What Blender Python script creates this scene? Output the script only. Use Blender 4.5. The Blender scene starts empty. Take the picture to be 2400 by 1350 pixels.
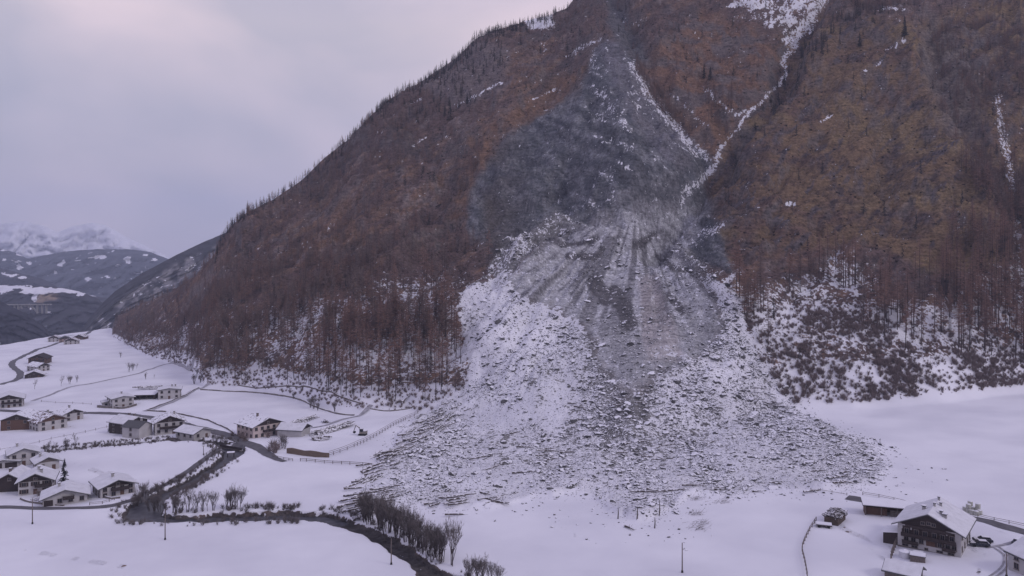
import bpy, math, random
import numpy as np
from mathutils import Vector, Matrix

F, HY, CX = 1850.0, 590.0, 1200.0          # focal length, horizon row and centre column in photo pixels (2400 x 1350)
R = math.radians
sc = bpy.context.scene
COL = sc.collection

# ------------------------------------------------------------------ camera
cam = bpy.data.cameras.new("camera"); camo = bpy.data.objects.new("camera", cam); COL.objects.link(camo)
cam.sensor_width = 36; cam.lens = 36 * F / 2400; cam.shift_y = -(675 - HY) / 2400
cam.clip_start = 1; cam.clip_end = 40000
camo.location = (0, 0, 0); camo.rotation_euler = (R(90), 0, 0)
sc.camera = camo
sc.view_settings.view_transform = 'Standard'; sc.view_settings.look = 'None'
sc.view_settings.gamma = 1; sc.view_settings.exposure = 0.0
sc.cycles.volume_bounces = 1; sc.cycles.max_bounces = 6; sc.cycles.diffuse_bounces = 3
sc.cycles.transparent_max_bounces = 4

# ------------------------------------------------------------------ sky
SUN_EL, SUN_AZ = R(38), R(118)
w = bpy.data.worlds.new("World"); sc.world = w; w.use_nodes = True
nt = w.node_tree; N = nt.nodes; Lk = nt.links; N.clear()
def nn(t, **k):
    n = N.new(t)
    for a, b in k.items(): setattr(n, a, b)
    return n
out = nn('ShaderNodeOutputWorld'); bg = nn('ShaderNodeBackground')
sky = nn('ShaderNodeTexSky', sky_type='NISHITA', sun_disc=False, sun_elevation=SUN_EL, sun_rotation=SUN_AZ)
tc = nn('ShaderNodeTexCoord'); sep = nn('ShaderNodeSeparateXYZ'); Lk.new(tc.outputs['Generated'], sep.inputs[0])
grad = nn('ShaderNodeValToRGB')            # overcast: dim pinkish grey low down, brighter and bluer overhead
Lk.new(sep.outputs['Z'], grad.inputs[0])
cr = grad.color_ramp
cr.elements[0].position = 0.0; cr.elements[0].color = (.50, .46, .585, 1)
cr.elements[1].position = 1.0; cr.elements[1].color = (.50, .48, .71, 1)
for p, c in ((.08, (.49, .455, .575)), (.16, (.53, .495, .61)), (.27, (.70, .62, .70)), (.40, (.58, .54, .72)), (.6, (.54, .51, .71))):
    e = cr.elements.new(p); e.color = (*c, 1)
mp = nn('ShaderNodeMapping'); mp.inputs['Scale'].default_value = (3.4, 3.4, 5.5); mp.inputs['Location'].default_value = (.31, 0.2, .15)
Lk.new(tc.outputs['Generated'], mp.inputs[0])
no = nn('ShaderNodeTexNoise'); no.inputs['Scale'].default_value = 1.15; no.inputs['Detail'].default_value = 4
no.inputs['Roughness'].default_value = .45; no.inputs['Distortion'].default_value = .35
Lk.new(mp.outputs[0], no.inputs[0])
cl = nn('ShaderNodeValToRGB'); Lk.new(no.outputs[0], cl.inputs[0])
c2 = cl.color_ramp
c2.elements[0].position = .38; c2.elements[0].color = (.86, .88, .90, 1)
c2.elements[1].position = .64; c2.elements[1].color = (1.24, 1.15, 1.10, 1)
mu = nn('ShaderNodeMix', data_type='RGBA', blend_type='MULTIPLY'); mu.inputs[0].default_value = 1
Lk.new(grad.outputs[0], mu.inputs[6]); Lk.new(cl.outputs[0], mu.inputs[7])
ad = nn('ShaderNodeMix', data_type='RGBA', blend_type='ADD'); ad.inputs[0].default_value = 0.012
Lk.new(mu.outputs[2], ad.inputs[6]); Lk.new(sky.outputs[0], ad.inputs[7])
Lk.new(ad.outputs[2], bg.inputs[0]); bg.inputs[1].default_value = 0.92
Lk.new(bg.outputs[0], out.inputs[0])

# ------------------------------------------------------------------ sun (soft, overcast)
sl = bpy.data.lights.new("sun", 'SUN'); so = bpy.data.objects.new("sun", sl); COL.objects.link(so)
sl.energy = 0.72; sl.angle = R(14); sl.color = (1, .93, .92)
so.rotation_euler = (R(52), 0, R(62))

rng = np.random.default_rng(7); random.seed(7)

# ------------------------------------------------------------------ helpers
def tag(o, label=None, cat=None, group=None, kind=None):
    if label: o['label'] = label
    if cat: o['category'] = cat
    if group: o['group'] = group
    if kind: o['kind'] = kind
    return o
def empty(name, loc, rz=0, label=None, cat=None, group=None):
    o = bpy.data.objects.new(name, None); COL.objects.link(o)
    o.empty_display_size = .5
    o.location = loc; o.rotation_euler = (0, 0, rz)
    return tag(o, label, cat, group)
class MB:
    def __init__(s): s.v = []; s.f = []; s.m = []
    def add(s, vs, fs, mi=0):
        b = len(s.v); s.v += [tuple(v) for v in vs]; s.f += [tuple(b + i for i in f) for f in fs]; s.m += [mi] * len(fs)
    def box(s, cx, cy, cz, sx, sy, sz, mi=0, M=None):
        vs = [Vector((cx + a * sx / 2, cy + b * sy / 2, cz + c * sz / 2)) for a in (-1, 1) for b in (-1, 1) for c in (-1, 1)]
        if M is not None: vs = [M @ v for v in vs]
        s.add(vs, [(0, 1, 3, 2), (4, 6, 7, 5), (0, 4, 5, 1), (2, 3, 7, 6), (0, 2, 6, 4), (1, 5, 7, 3)], mi)
    def extr(s, prof, y0, y1, mi=0):       # profile in xz, extruded along y, closed by caps
        n = len(prof)
        vs = [(x, y0, z) for x, z in prof] + [(x, y1, z) for x, z in prof]
        s.add(vs, [(i, (i + 1) % n, n + (i + 1) % n, n + i) for i in range(n)] + [tuple(range(n))[::-1], tuple(range(n, 2 * n))], mi)
    def tube(s, pts, rad, k=6, mi=0, caps=True):
        pts = [Vector(p) for p in pts]; b = len(s.v)
        for i, p in enumerate(pts):
            d = (pts[min(i + 1, len(pts) - 1)] - pts[max(i - 1, 0)]).normalized()
            a = d.cross(Vector((0.3, .1, 1)) if abs(d.z) < .9 else Vector((1, 0.1, 0))).normalized(); c = d.cross(a)
            for j in range(k):
                t = 2 * math.pi * j / k
                s.v.append(tuple(p + (a * math.cos(t) + c * math.sin(t)) * rad[i]))
        for i in range(len(pts) - 1):
            for j in range(k):
                s.f.append((b + i * k + j, b + i * k + (j + 1) % k, b + (i + 1) * k + (j + 1) % k, b + (i + 1) * k + j)); s.m.append(mi)
        if caps:
            s.f.append(tuple(b + j for j in range(k))[::-1]); s.m.append(mi)
            e = b + (len(pts) - 1) * k; s.f.append(tuple(e + j for j in range(k))); s.m.append(mi)
    def mesh(s, name, mats, smooth=False):
        me = bpy.data.meshes.new(name); me.from_pydata(s.v, [], s.f)
        for m in (mats if isinstance(mats, (list, tuple)) else [mats]): me.materials.append(m)
        if len(me.materials) > 1: me.polygons.foreach_set('material_index', s.m)
        if smooth: me.polygons.foreach_set('use_smooth', [True] * len(me.polygons))
        me.update(); return me
    def build(s, name, mats, parent=None, loc=None, smooth=False, rz=0):
        o = bpy.data.objects.new(name, s.mesh(name, mats, smooth)); COL.objects.link(o)
        if parent: o.parent = parent
        if loc is not None: o.location = loc
        o.rotation_euler[2] = rz
        return o
def link_mesh(name, me, parent=None, loc=None):
    o = bpy.data.objects.new(name, me); COL.objects.link(o)
    if parent: o.parent = parent
    if loc is not None: o.location = loc
    return o

# ------------------------------------------------------------------ materials
def new_mat(name):
    m = bpy.data.materials.new(name); m.use_nodes = True
    t = m.node_tree; return m, t, t.nodes['Principled BSDF']
def mat(name, c, rough=.85, var=.25, scale=1.5, snow=0.0, metal=0, stretch=None, snow_noise=.25, bump=0.0):
    """base colour varied by noise; snow > 0 lays snow on faces that look up (snow = how much of it stays)."""
    m, t, b = new_mat(name)
    tc = t.nodes.new('ShaderNodeTexCoord')
    ge = t.nodes.new('ShaderNodeNewGeometry')
    src = tc.outputs['Object']
    if stretch:
        mp = t.nodes.new('ShaderNodeMapping'); mp.inputs['Scale'].default_value = stretch; t.links.new(src, mp.inputs[0]); src = mp.outputs[0]
    n = t.nodes.new('ShaderNodeTexNoise'); n.inputs['Scale'].default_value = scale; n.inputs['Detail'].default_value = 5
    t.links.new(src, n.inputs[0])
    r = t.nodes.new('ShaderNodeValToRGB'); t.links.new(n.outputs[0], r.inputs[0])
    r.color_ramp.elements[0].position = .3; r.color_ramp.elements[1].position = .7
    r.color_ramp.elements[0].color = (*[x * (1 - var) for x in c], 1); r.color_ramp.elements[1].color = (*[min(1, x * (1 + var)) for x in c], 1)
    colr = r.outputs[0]
    if snow > 0:
        sx = t.nodes.new('ShaderNodeSeparateXYZ'); t.links.new(ge.outputs['Normal'], sx.inputs[0])
        n2 = t.nodes.new('ShaderNodeTexNoise'); n2.inputs['Scale'].default_value = .9; n2.inputs['Detail'].default_value = 4
        t.links.new(ge.outputs['Position'], n2.inputs[0])
        a = t.nodes.new('ShaderNodeMath'); a.operation = 'MULTIPLY_ADD'; a.inputs[1].default_value = snow_noise * 4; a.inputs[2].default_value = -snow_noise * 2
        t.links.new(n2.outputs[0], a.inputs[0])
        s2 = t.nodes.new('ShaderNodeMath'); s2.operation = 'ADD'; t.links.new(sx.outputs[2], s2.inputs[0]); t.links.new(a.outputs[0], s2.inputs[1])
        mr = t.nodes.new('ShaderNodeMapRange'); mr.inputs[1].default_value = 1.0 - snow - .06; mr.inputs[2].default_value = 1.0 - snow + .06
        t.links.new(s2.outputs[0], mr.inputs[0])
        mx = t.nodes.new('ShaderNodeMix'); mx.data_type = 'RGBA'; t.links.new(mr.outputs[0], mx.inputs[0]); t.links.new(colr, mx.inputs[6])
        mx.inputs[7].default_value = (.78, .78, .83, 1); colr = mx.outputs[2]
    if bump > 0:
        bp = t.nodes.new('ShaderNodeBump'); bp.inputs['Strength'].default_value = bump; bp.inputs['Distance'].default_value = .3
        t.links.new(n.outputs[0], bp.inputs['Height']); t.links.new(bp.outputs[0], b.inputs['Normal'])
    t.links.new(colr, b.inputs['Base Color']); b.inputs['Roughness'].default_value = rough; b.inputs['Metallic'].default_value = metal
    b.inputs['Specular IOR Level'].default_value = .25
    return m
M = {}
M['snow'] = mat('fresh_snow', (.78, .78, .83), .9, .03, .4, bump=.12)
M['snowroof'] = mat('roof_snow', (.66, .66, .70), .9, .10, .55, bump=.3)
M['white'] = mat('white_plaster', (.43, .415, .42), .9, .12, .35)
M['cream'] = mat('cream_plaster', (.50, .42, .40), .9, .08, .5)
M['tan'] = mat('tan_plaster', (.34, .25, .22), .9, .12, .5)
M['wood'] = mat('dark_wood', (.045, .034, .034), .85, .35, 3, stretch=(4, 4, .4))
M['brown'] = mat('brown_wood', (.11, .065, .05), .85, .3, 3, stretch=(4, 4, .4))
M['greywood'] = mat('weathered_wood', (.15, .125, .115), .9, .3, 2, stretch=(3, 3, .5))
M['roof'] = mat('grey_roof', (.085, .085, .09), .7, .25, 1.2, stretch=(1, 4, 4))
M['roof_patchy'] = mat('grey_roof_thin_snow', (.19, .185, .19), .7, .2, .6, snow=.26, snow_noise=.42)
M['roof_thin'] = mat('roof_with_blown_snow', (.10, .08, .08), .7, .3, .6, snow=.36, snow_noise=.8)
M['roof_brown'] = mat('brown_roof_snow_patches', (.10, .062, .055), .8, .3, .6, snow=.13, snow_noise=.5)
M['glass'] = mat('window_glass', (.022, .022, .03), .25, .2, 1)
M['frame'] = mat('window_frame', (.22, .19, .18), .7, .05, 1)
M['shutter'] = mat('shutter_wood', (.05, .035, .035), .8, .2, 2)
M['stone'] = mat('stone_wall', (.17, .15, .14), .9, .4, .9, snow=.2, snow_noise=.3, bump=.5)
M['retain'] = mat('brown_timber_wall', (.15, .11, .085), .9, .3, 1.2, stretch=(.4, .4, 4))
M['metal'] = mat('grey_metal', (.25, .25, .27), .5, .1, 1, metal=.3)
M['dark'] = mat('black_rubber', (.02, .02, .022), .8, .2, 2)
M['asphalt'] = mat('wet_asphalt', (.115, .11, .12), .75, .2, .5)
M['slush'] = mat('slushy_track', (.36, .35, .38), .85, .35, .55)
M['water'] = mat('river_water', (.06, .06, .07), .45, .5, .45, bump=.25)
M['bank'] = mat('river_bank_stones', (.10, .09, .085), .9, .5, 1.1, snow=.3, snow_noise=.5, bump=.6)
M['bark'] = mat('larch_bark', (.07, .055, .056), .9, .3, 2)
M['larch'] = mat('larch_twigs', (.25, .155, .125), .9, .3, .15)
M['larch_grey'] = mat('grey_larch_twigs', (.20, .15, .135), .9, .3, .15)
M['spruce'] = mat('spruce_needles', (.028, .030, .030), .9, .35, .4, snow=0)
M['twig'] = mat('bare_twigs', (.15, .13, .127), .9, .3, .5)
M['juniper'] = mat('dark_dwarf_bushes', (.035, .028, .026), .9, .3, .4)
M['shrub'] = mat('shrub_twigs', (.21, .165, .158), .9, .35, .5)
M['log'] = mat('fallen_log', (.085, .07, .065), .9, .35, 1.5, snow=.42, snow_noise=.35)
M['rock'] = mat('broken_slate_rock', (.095, .093, .096), .9, .45, .8, snow=.32, snow_noise=.3, bump=.4)
M['bale'] = mat('white_bale_wrap', (.42, .42, .38), .5, .12, 2, snow=.18)
M['tank'] = mat('white_tank', (.60, .60, .64), .6, .05, 1, snow=.2)
M['carpaint'] = mat('dark_car_paint', (.04, .045, .06), .35, .1, 1, snow=.06)
M['exc'] = mat('excavator_paint', (.20, .18, .16), .6, .2, 1, snow=.3)
M['concrete'] = mat('bridge_concrete', (.32, .31, .31), .9, .15, .3)

# ------------------------------------------------------------------ numpy noise
_T = rng.random((256, 256))
def vn(x, y, s=0):
    x = x + s * 17.31; y = y + s * 9.77
    xi = np.floor(x).astype(np.int64); yi = np.floor(y).astype(np.int64); fx = x - xi; fy = y - yi
    fx = fx * fx * (3 - 2 * fx); fy = fy * fy * (3 - 2 * fy)
    g = lambda a, b: _T[(a * 1 + (b // 256) * 31) & 255, (b + (a // 256) * 57) & 255]
    return (g(xi, yi) * (1 - fx) + g(xi + 1, yi) * fx) * (1 - fy) + (g(xi, yi + 1) * (1 - fx) + g(xi + 1, yi + 1) * fx) * fy
def fbm(x, y, o=4, s=0, g=.5):
    r = 0; a = 1; t = 0
    for i in range(o):
        r = r + a * vn(x * 2 ** i, y * 2 ** i, s + i * 3.7); t += a; a *= g
    return r / t
def ridged(x, y, o=4, s=0):
    r = 0; a = 1; t = 0
    for i in range(o):
        r = r + a * (1 - np.abs(2 * vn(x * 2 ** i, y * 2 ** i, s + i * 5.1) - 1)); t += a; a *= .5
    return r / t
def sst(a, b, x):
    t = np.clip((x - a) / (b - a), 0, 1); return t * t * (3 - 2 * t)
def ip(x, tab):
    return np.interp(x, [p[0] for p in tab], [p[1] for p in tab])
def inpoly(x, y, P):
    r = np.zeros(x.shape, bool); n = len(P)
    for i in range(n):
        x0, y0 = P[i]; x1, y1 = P[(i + 1) % n]
        if y0 == y1: continue
        c = ((y0 > y) != (y1 > y)) & (x < (x1 - x0) * (y - y0) / (y1 - y0) + x0); r ^= c
    return r
def dline(x, y, P):
    d = np.full(x.shape, 1e9)
    for (x0, y0), (x1, y1) in zip(P[:-1], P[1:]):
        dx, dy = x1 - x0, y1 - y0; t = np.clip(((x - x0) * dx + (y - y0) * dy) / (dx * dx + dy * dy + 1e-9), 0, 1)
        d = np.minimum(d, np.hypot(x - x0 - t * dx, y - y0 - t * dy))
    return d

# ------------------------------------------------------------------ terrain: heights on a polar grid seen from the drone
def kk(px): return .045 * (.5 - .6 * (px - CX) / F)
def plainD(px, py): return 71.4 / ((py - HY) / F - kk(px))
SIL = [(200, 800), (262, 778), (275, 745), (330, 712), (400, 684), (460, 645), (500, 602), (520, 566), (540, 536), (580, 497), (640, 464), (700, 424), (760, 372), (820, 325), (860, 282),
       (900, 243), (940, 216), (1000, 182), (1040, 156), (1080, 126), (1120, 92), (1160, 76), (1230, 50), (1280, 38), (1330, 16), (1360, -20), (1500, -120), (1900, -200), (2400, -300), (3100, -350)]
FOOT = [(200, 802), (262, 790), (300, 812), (350, 840), (440, 865), (480, 912), (600, 920), (700, 936), (780, 962), (850, 974), (960, 972), (1080, 985), (1250, 1020), (1480, 1050), (1650, 1020),
        (1800, 975), (1850, 968), (2000, 965), (2200, 948), (2400, 920), (3100, 880)]
DR = [(200, 1250), (262, 1176), (300, 1120), (350, 1020), (400, 930), (450, 850), (500, 790), (600, 780), (800, 850), (1000, 920), (1200, 960), (1400, 1020), (2400, 1080), (3100, 1100)]
colpx = np.concatenate([np.arange(-900, -30, 25.), np.arange(-30, 2431, 3.), np.arange(2455, 3300, 25.)])
rowD = np.concatenate([1 / np.linspace(1 / 90., 1 / 160., 25)[:-1], 1 / np.linspace(1 / 160., 1 / 375., 230)[:-1], np.exp(np.linspace(np.log(375), np.log(1180), 460))[:-1], np.linspace(1180, 1700, 45)])
PXg, Dg = np.meshgrid(colpx, rowD)
X = (PXg - CX) / F * Dg
fpy = ip(colpx, FOOT); Df = plainD(colpx, fpy); zf = -71.4 - kk(colpx) * Df
Dr = ip(colpx, DR); spy = ip(colpx, SIL); zr = -Dr * (spy - HY) / F
fd = ip(colpx, [(262, .4), (1000, .4), (1200, .34), (1480, .31), (1700, .36), (1900, .4), (2400, .4)])
fz = ip(colpx, [(262, .45), (500, .38), (800, .33), (1100, .27), (1300, .19), (1480, .16), (1650, .19), (1800, .30), (2400, .34)])
Dm = Df + fd * (Dr - Df); zm = zf + fz * (zr - zf)
nomt = colpx < 262
zpl = -71.4 - kk(PXg) * Dg
De = ip(colpx, [(-900, 700), (0, 905), (262, 1180), (400, 1400), (3300, 1400)])
zpl = zpl - 130 * sst(0, 260, Dg - De)
Z = zpl.copy()
for j in range(len(colpx)):
    if nomt[j]: continue
    zz = np.interp(rowD, [Df[j], Dm[j], Dr[j], Dr[j] + 400, 3000], [zf[j], zm[j], zr[j], zr[j] - 200, zr[j] - 500])
    Z[:, j] = np.where(rowD < Df[j], zpl[:, j], zz)
Zs = Z.copy()
for _ in range(6): Zs[1:-1] = (Zs[:-2] + 2 * Zs[1:-1] + Zs[2:]) / 4
near = np.abs(Dg - Dr[None, :]) > 12
Z = np.where(near, Zs, Z)
PYb = HY - F * Z / Dg                       # base picture rows, used to lay out spurs and gullies on the slope
mt = np.where(nomt[None, :], 0, sst(0, 60, Dg - Df[None, :]))   # 0 on the plain, 1 on the mountain
edge = (sst(0, 60, np.abs(Dg - Dr[None, :])) * 0.85 + .15) * 1.35        # keep the skyline where it is
up = Z
# broad relief
U = X * .8 + up * .9; V = -X * .5 + up * 1.1
rel = (fbm(X / 90, up / 70, 3, 1) - .5) * 26 + (ridged(U / 60, V / 26, 3, 2) - .55) * 12
rel += (ridged(X / 26 + up / 40, Dg / 30, 3, 25) - .5) * 9 + (ridged(X / 11 + up / 30, Dg / 13, 3, 5) - .5) * 5 + (fbm(X / 4, Dg / 4, 2, 6) - .5) * 1.8
def groove(P, w_, dep): 
    return -dep * np.exp(-(dline(PXg, PYb, P) / w_) ** 2)
G_MAIN = [(1990, -120), (1935, 0), (1880, 70), (1835, 140), (1845, 180), (1745, 275), (1690, 350), (1672, 400), (1610, 450), (1560, 520), (1530, 590)]
G_SCAR = [(1440, -60), (1470, 60), (1540, 190), (1600, 260), (1672, 340)]
G_RIGHT = [(2180, 80), (2200, 250), (2290, 360), (2360, 480), (2390, 600)]
ribv = (PXg * .50 + PYb * .86 + (fbm(PXg / 160, PYb / 160, 2, 3) - .5) * 120)
ribu = (PXg * .86 - PYb * .50)
rel *= 1.15
leftm = sst(1560, 1300, PXg + (PYb - 300) * .3)
rel += ((ridged(ribv / 95, ribu / 420, 3, 4) - .55) * 26 + (ridged(ribv / 30, ribu / 130, 2, 9) - .5) * 6) * leftm
rel += ((ridged(ribv / 120, ribu / 300, 3, 14) - .55) * 16 + (ridged(ribv / 30, ribu / 110, 2, 19) - .5) * 6) * (1 - leftm)
rel += groove(G_MAIN, 42, 26) + groove(G_SCAR, 30, 12) + groove(G_RIGHT, 30, 14)
rel += groove([(1650, 200), (1700, 255), (1760, 275)], 22, 8)
def bump_(P, w_, h): return h * np.exp(-(dline(PXg, PYb, P) / w_) ** 2)
rel += bump_([(1400, 100), (1440, 260), (1440, 430)], 60, 12) + bump_([(2130, 90), (2170, 240), (2250, 380)], 70, 16) + bump_([(1960, 60), (1840, 240), (1740, 370)], 40, 10)
rel += bump_([(1290, 560), (1400, 590), (1540, 560)], 20, 5) + bump_([(1050, 260), (800, 480)], 40, 8)
fanc = sst(0, 1, 1 - dline(PXg, PYb, [(1480, 640), (1440, 760), (1440, 1000)]) / 260.)
calm = 1 - .85 * fanc * sst(560, 640, PYb)
lowm = sst(740, 560, PYb) * .65 + .35
coneang = np.arctan2(PXg - 1490, np.maximum(PYb - 500, 5))
rel += (ridged(coneang * 9, PYb / 300, 3, 45) - .5) * 26 * sst(0, 1, 1 - np.abs(PYb - 690) / 150.) * sst(300, 200, np.abs(PXg - 1470))
Z = Z + rel * mt * edge * calm * lowm
# plain: soft swells
Z = Z + (1 - mt) * ((fbm(X / 60, Dg / 60, 3, 8) - .5) * 2.2 + (fbm(X / 9, Dg / 9, 2, 9) - .5) * .34 + (fbm(X / 28, Dg / 22, 2, 19) - .5) * 1.0)
# the debris body: a hummocky sheet on top of the cone and over the meadow
FAN = [(1230, 575), (1180, 605), (1095, 690), (1072, 760), (1110, 860), (1085, 925), (1010, 965), (955, 1000), (925, 1050), (880, 1095), (845, 1150), (832, 1190), (900, 1205), (950, 1180), (1040, 1190), (1150, 1192),
       (1250, 1165), (1330, 1150), (1400, 1165), (1440, 1200), (1500, 1222), (1560, 1200), (1610, 1160), (1750, 1150), (1830, 1150), (1930, 1150), (2030, 1140), (2080, 1100), (2060, 1050), (1960, 1010), (1880, 975), (1830, 940), (1780, 860), (1725, 745),
       (1650, 680), (1600, 590), (1560, 540), (1500, 560), (1400, 560), (1330, 545)]
jx = (fbm(PXg / 40, PYb / 22, 3, 11) - .5) * 70; jy = (fbm(PXg / 40, PYb / 22, 3, 12) - .5) * 34
fan0 = inpoly(PXg + jx * .5, PYb + jy * .5, FAN).astype(float)
fan = fan0.copy()
for _ in range(5):
    fan[1:-1, 1:-1] = (fan[1:-1, 1:-1] * 2 + fan[:-2, 1:-1] + fan[2:, 1:-1] + fan[1:-1, :-2] + fan[1:-1, 2:]) / 6
hum = fbm(X / 16, Dg / 16, 3, 13)
fine = ridged(X / 2.6, Dg / 3.0, 3, 14)
dense = np.clip(sst(2120, 1900, PXg), .15, 1)
Z = Z + fan * dense * (1.3 + (hum - .5) * 4.5 + (fine - .55) * .7)
# river bed
RIV = [(90, 1062, 2.5), (200, 1048, 2.5), (300, 1038, 2.5), (400, 1031, 2.5), (480, 1034, 2.5), (525, 1042, 4), (548, 1056, 7), (535, 1072, 5), (490, 1100, 4.5), (420, 1140, 5), (365, 1165, 7), (338, 1186, 9.5), (345, 1207, 8),
       (400, 1214, 5), (500, 1209, 6), (600, 1205, 6), (700, 1205, 6.5), (770, 1212, 4.5), (840, 1234, 3.6), (900, 1266, 3.4), (950, 1295, 3.4), (1005, 1332, 3.4), (1045, 1368, 3.6), (1080, 1450, 4)]
rp = []
for x_, y_, w_ in RIV:
    d_ = plainD(x_, y_); rp.append(((x_ - CX) / F * d_, d_, w_))
def smooth_path(P, step):
    P = [np.array(p, float) for p in P]; o = []
    for i in range(len(P) - 1):
        p0 = P[max(i - 1, 0)]; p1 = P[i]; p2 = P[i + 1]; p3 = P[min(i + 2, len(P) - 1)]
        n = max(1, int(np.hypot(*(p2 - p1)[:2]) / step))
        for k in range(n):
            t = k / n
            o.append(.5 * ((2 * p1) + (-p0 + p2) * t + (2 * p0 - 5 * p1 + 4 * p2 - p3) * t * t + (-p0 + 3 * p1 - 3 * p2 + p3) * t ** 3))
    o.append(P[-1]); return np.array(o)
rs = smooth_path(rp, 5.)
nearm = (Dg < 420) & (PXg < 1300)
xs_, ys_ = X[nearm], Dg[nearm]
best = np.full(xs_.shape, 1e9); bw = np.zeros(xs_.shape)
for a, b in zip(rs[:-1], rs[1:]):
    dx, dy = b[0] - a[0], b[1] - a[1]; t = np.clip(((xs_ - a[0]) * dx + (ys_ - a[1]) * dy) / (dx * dx + dy * dy + 1e-9), 0, 1)
    d = np.hypot(xs_ - a[0] - t * dx, ys_ - a[1] - t * dy); m_ = d < best; best[m_] = d[m_]; bw[m_] = (a[2] + t * (b[2] - a[2]))[m_]
rd = np.full(X.shape, 1e9); rd[nearm] = best; rw = np.ones(X.shape) * 5; rw[nearm] = bw
wob = (fbm(X / 4, Dg / 4, 2, 21) - .5) * 2.4
rivdep = np.where(rw < 4, 1.3, 2.3)
Z = Z - rivdep * sst(rw * .5 + 1.5, rw * .5 - .3, rd + wob)
# level pads are not needed: buildings are sunk into the snow
PY = HY - F * Z / Dg
cm = np.minimum.accumulate(PY, axis=0)
vis = PY <= cm + 1.5

def colidx(px): return float(np.clip(np.interp(px, colpx, np.arange(len(colpx))), 0, len(colpx) - 1.001))
def hz(x, y):
    px = CX + F * x / y; j = colidx(px); i = float(np.clip(np.interp(y, rowD, np.arange(len(rowD))), 0, len(rowD) - 1.001))
    i0, j0 = int(i), int(j); a, b = i - i0, j - j0
    return (Z[i0, j0] * (1 - a) + Z[i0 + 1, j0] * a) * (1 - b) + (Z[i0, j0 + 1] * (1 - a) + Z[i0 + 1, j0 + 1] * a) * b
def at(px, py):
    j = int(round(colidx(px))); c = PY[:, j]; k = int(np.argmax(c <= py))
    if k == 0: d = rowD[0] if c[0] <= py else rowD[-1]
    else:
        t = (c[k - 1] - py) / (c[k - 1] - c[k] + 1e-9); d = rowD[k - 1] + t * (rowD[k] - rowD[k - 1])
    x = (px - CX) / F * d
    return Vector((x, d, hz(x, d)))

# ---- ground colours and snow cover, per vertex
bl0 = ip(colpx, [(262, 770), (520, 705), (1000, 615), (1700, 640), (2400, 560)])[None, :]
jx = (fbm(PXg / 30, PY / 18, 4, 31) - .5) * 60; jy = (fbm(PXg / 30, PY / 18, 4, 32) - .5) * 40
qx, qy = PXg + jx, PY + jy
JT = [((fbm(PXg / a, PY / b, 3, 61 + i) - .5) * c, (fbm(PXg / a, PY / b, 3, 71 + i) - .5) * c * .7) for i, (a, b, c) in enumerate(((60, 36, 90), (22, 12, 46), (9, 5, 30), (4, 3, 18)))]
def zone(P, k=1.0):                          # ragged, patchy edge: four noise-shifted copies averaged
    r = 0
    for i, (a, b) in enumerate(JT):
        r = r + inpoly(PXg + jx * k * .6 + a * (k * .5 + .5), PY + jy * k * .6 + b * (k * .5 + .5), P)
    r = r / 4.
    for _ in range(2): r[1:-1, 1:-1] = (r[1:-1, 1:-1] * 2 + r[:-2, 1:-1] + r[2:, 1:-1] + r[1:-1, :-2] + r[1:-1, 2:]) / 6
    return r
def A(c): return np.array(c)[None, None, :]
def mixc(c, d, m): return c * (1 - m[..., None]) + d * m[..., None]
n_str = fbm((X * .82 + Z * .57) / 16, (-X * .57 + Z * .82) / 3.0, 4, 33)       # streaks rising to the right
wx = (fbm(X / 20, Z / 20, 3, 44) - .5) * 22
n_stl = fbm((X * .7 - Z * .71 + wx) / 16, (X * .71 + Z * .7 + wx * .6) / 4.2, 4, 34)          # streaks falling to the right
n_big = fbm(X / 70 + 3, Z / 60, 4, 35); n_mid = fbm(X / 14, Z / 10, 4, 36); n_fin = fbm(X / 3.0, Z / 2.2, 3, 37)
colr = np.zeros(X.shape + (3,)); colr[:] = (.135, .100, .094)                  # reddish forest litter
colr = mixc(colr, A((.23, .20, .20)), sst(.50, .58, n_str * .4 + n_big * .25 + n_mid * .35))  # outcrops
colr = mixc(colr, A((.20, .135, .10)), sst(.55, .66, n_big * .4 + n_str * .6 + .03))
colr = mixc(colr, A((.085, .075, .08)), sst(.50, .66, fbm(ribv / 26, ribu / 110, 4, 121) * .6 + n_mid * .4) * .75)
colr = mixc(colr, A((.23, .19, .165)), sst(.60, .72, n_str * .4 + n_fin * .6) * .6)
# right-hand brown flank
RB = [(1760, 120), (1960, 20), (2140, 60), (2400, -40), (2500, 300), (2440, 620), (2200, 640), (2000, 560), (1850, 600), (1700, 620), (1640, 520), (1630, 440), (1700, 340)]
br = zone(RB).astype(float)
brc = mixc(np.broadcast_to(A((.190, .138, .088)), colr.shape).copy(), A((.135, .095, .08)), sst(.45, .62, n_mid * .45 + n_big * .55))
brc = mixc(brc, A((.215, .165, .098)), sst(.55, .7, fbm(X / 40, Z / 25, 3, 41)) * .8)
brc = mixc(brc, A((.12, .11, .12)), sst(.58, .66, n_str * .75 + n_big * .25))
brc = mixc(brc, A((.085, .070, .072)), sst(.50, .66, n_str * .5 + n_mid * .5) * .75)
brc = mixc(brc, A((.25, .17, .095)), sst(.60, .72, n_mid * .5 + n_fin * .5) * .5)
colr = mixc(colr, brc, br)
MB_ = [(1500, 150), (1650, 20), (1760, 60), (1830, 150), (1760, 260), (1690, 350), (1600, 280)]
mb = zone(MB_).astype(float)
colr = mixc(colr, mixc(np.broadcast_to(A((.21, .135, .095)), colr.shape).copy(), A((.15, .13, .13)), sst(.47, .6, n_mid)), mb * .9)
OR = [(1540, 210), (1640, 290), (1760, 280), (1690, 360), (1650, 350)]
colr = mixc(colr, A((.22, .145, .10)), zone(OR, .5).astype(float) * .75)
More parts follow.
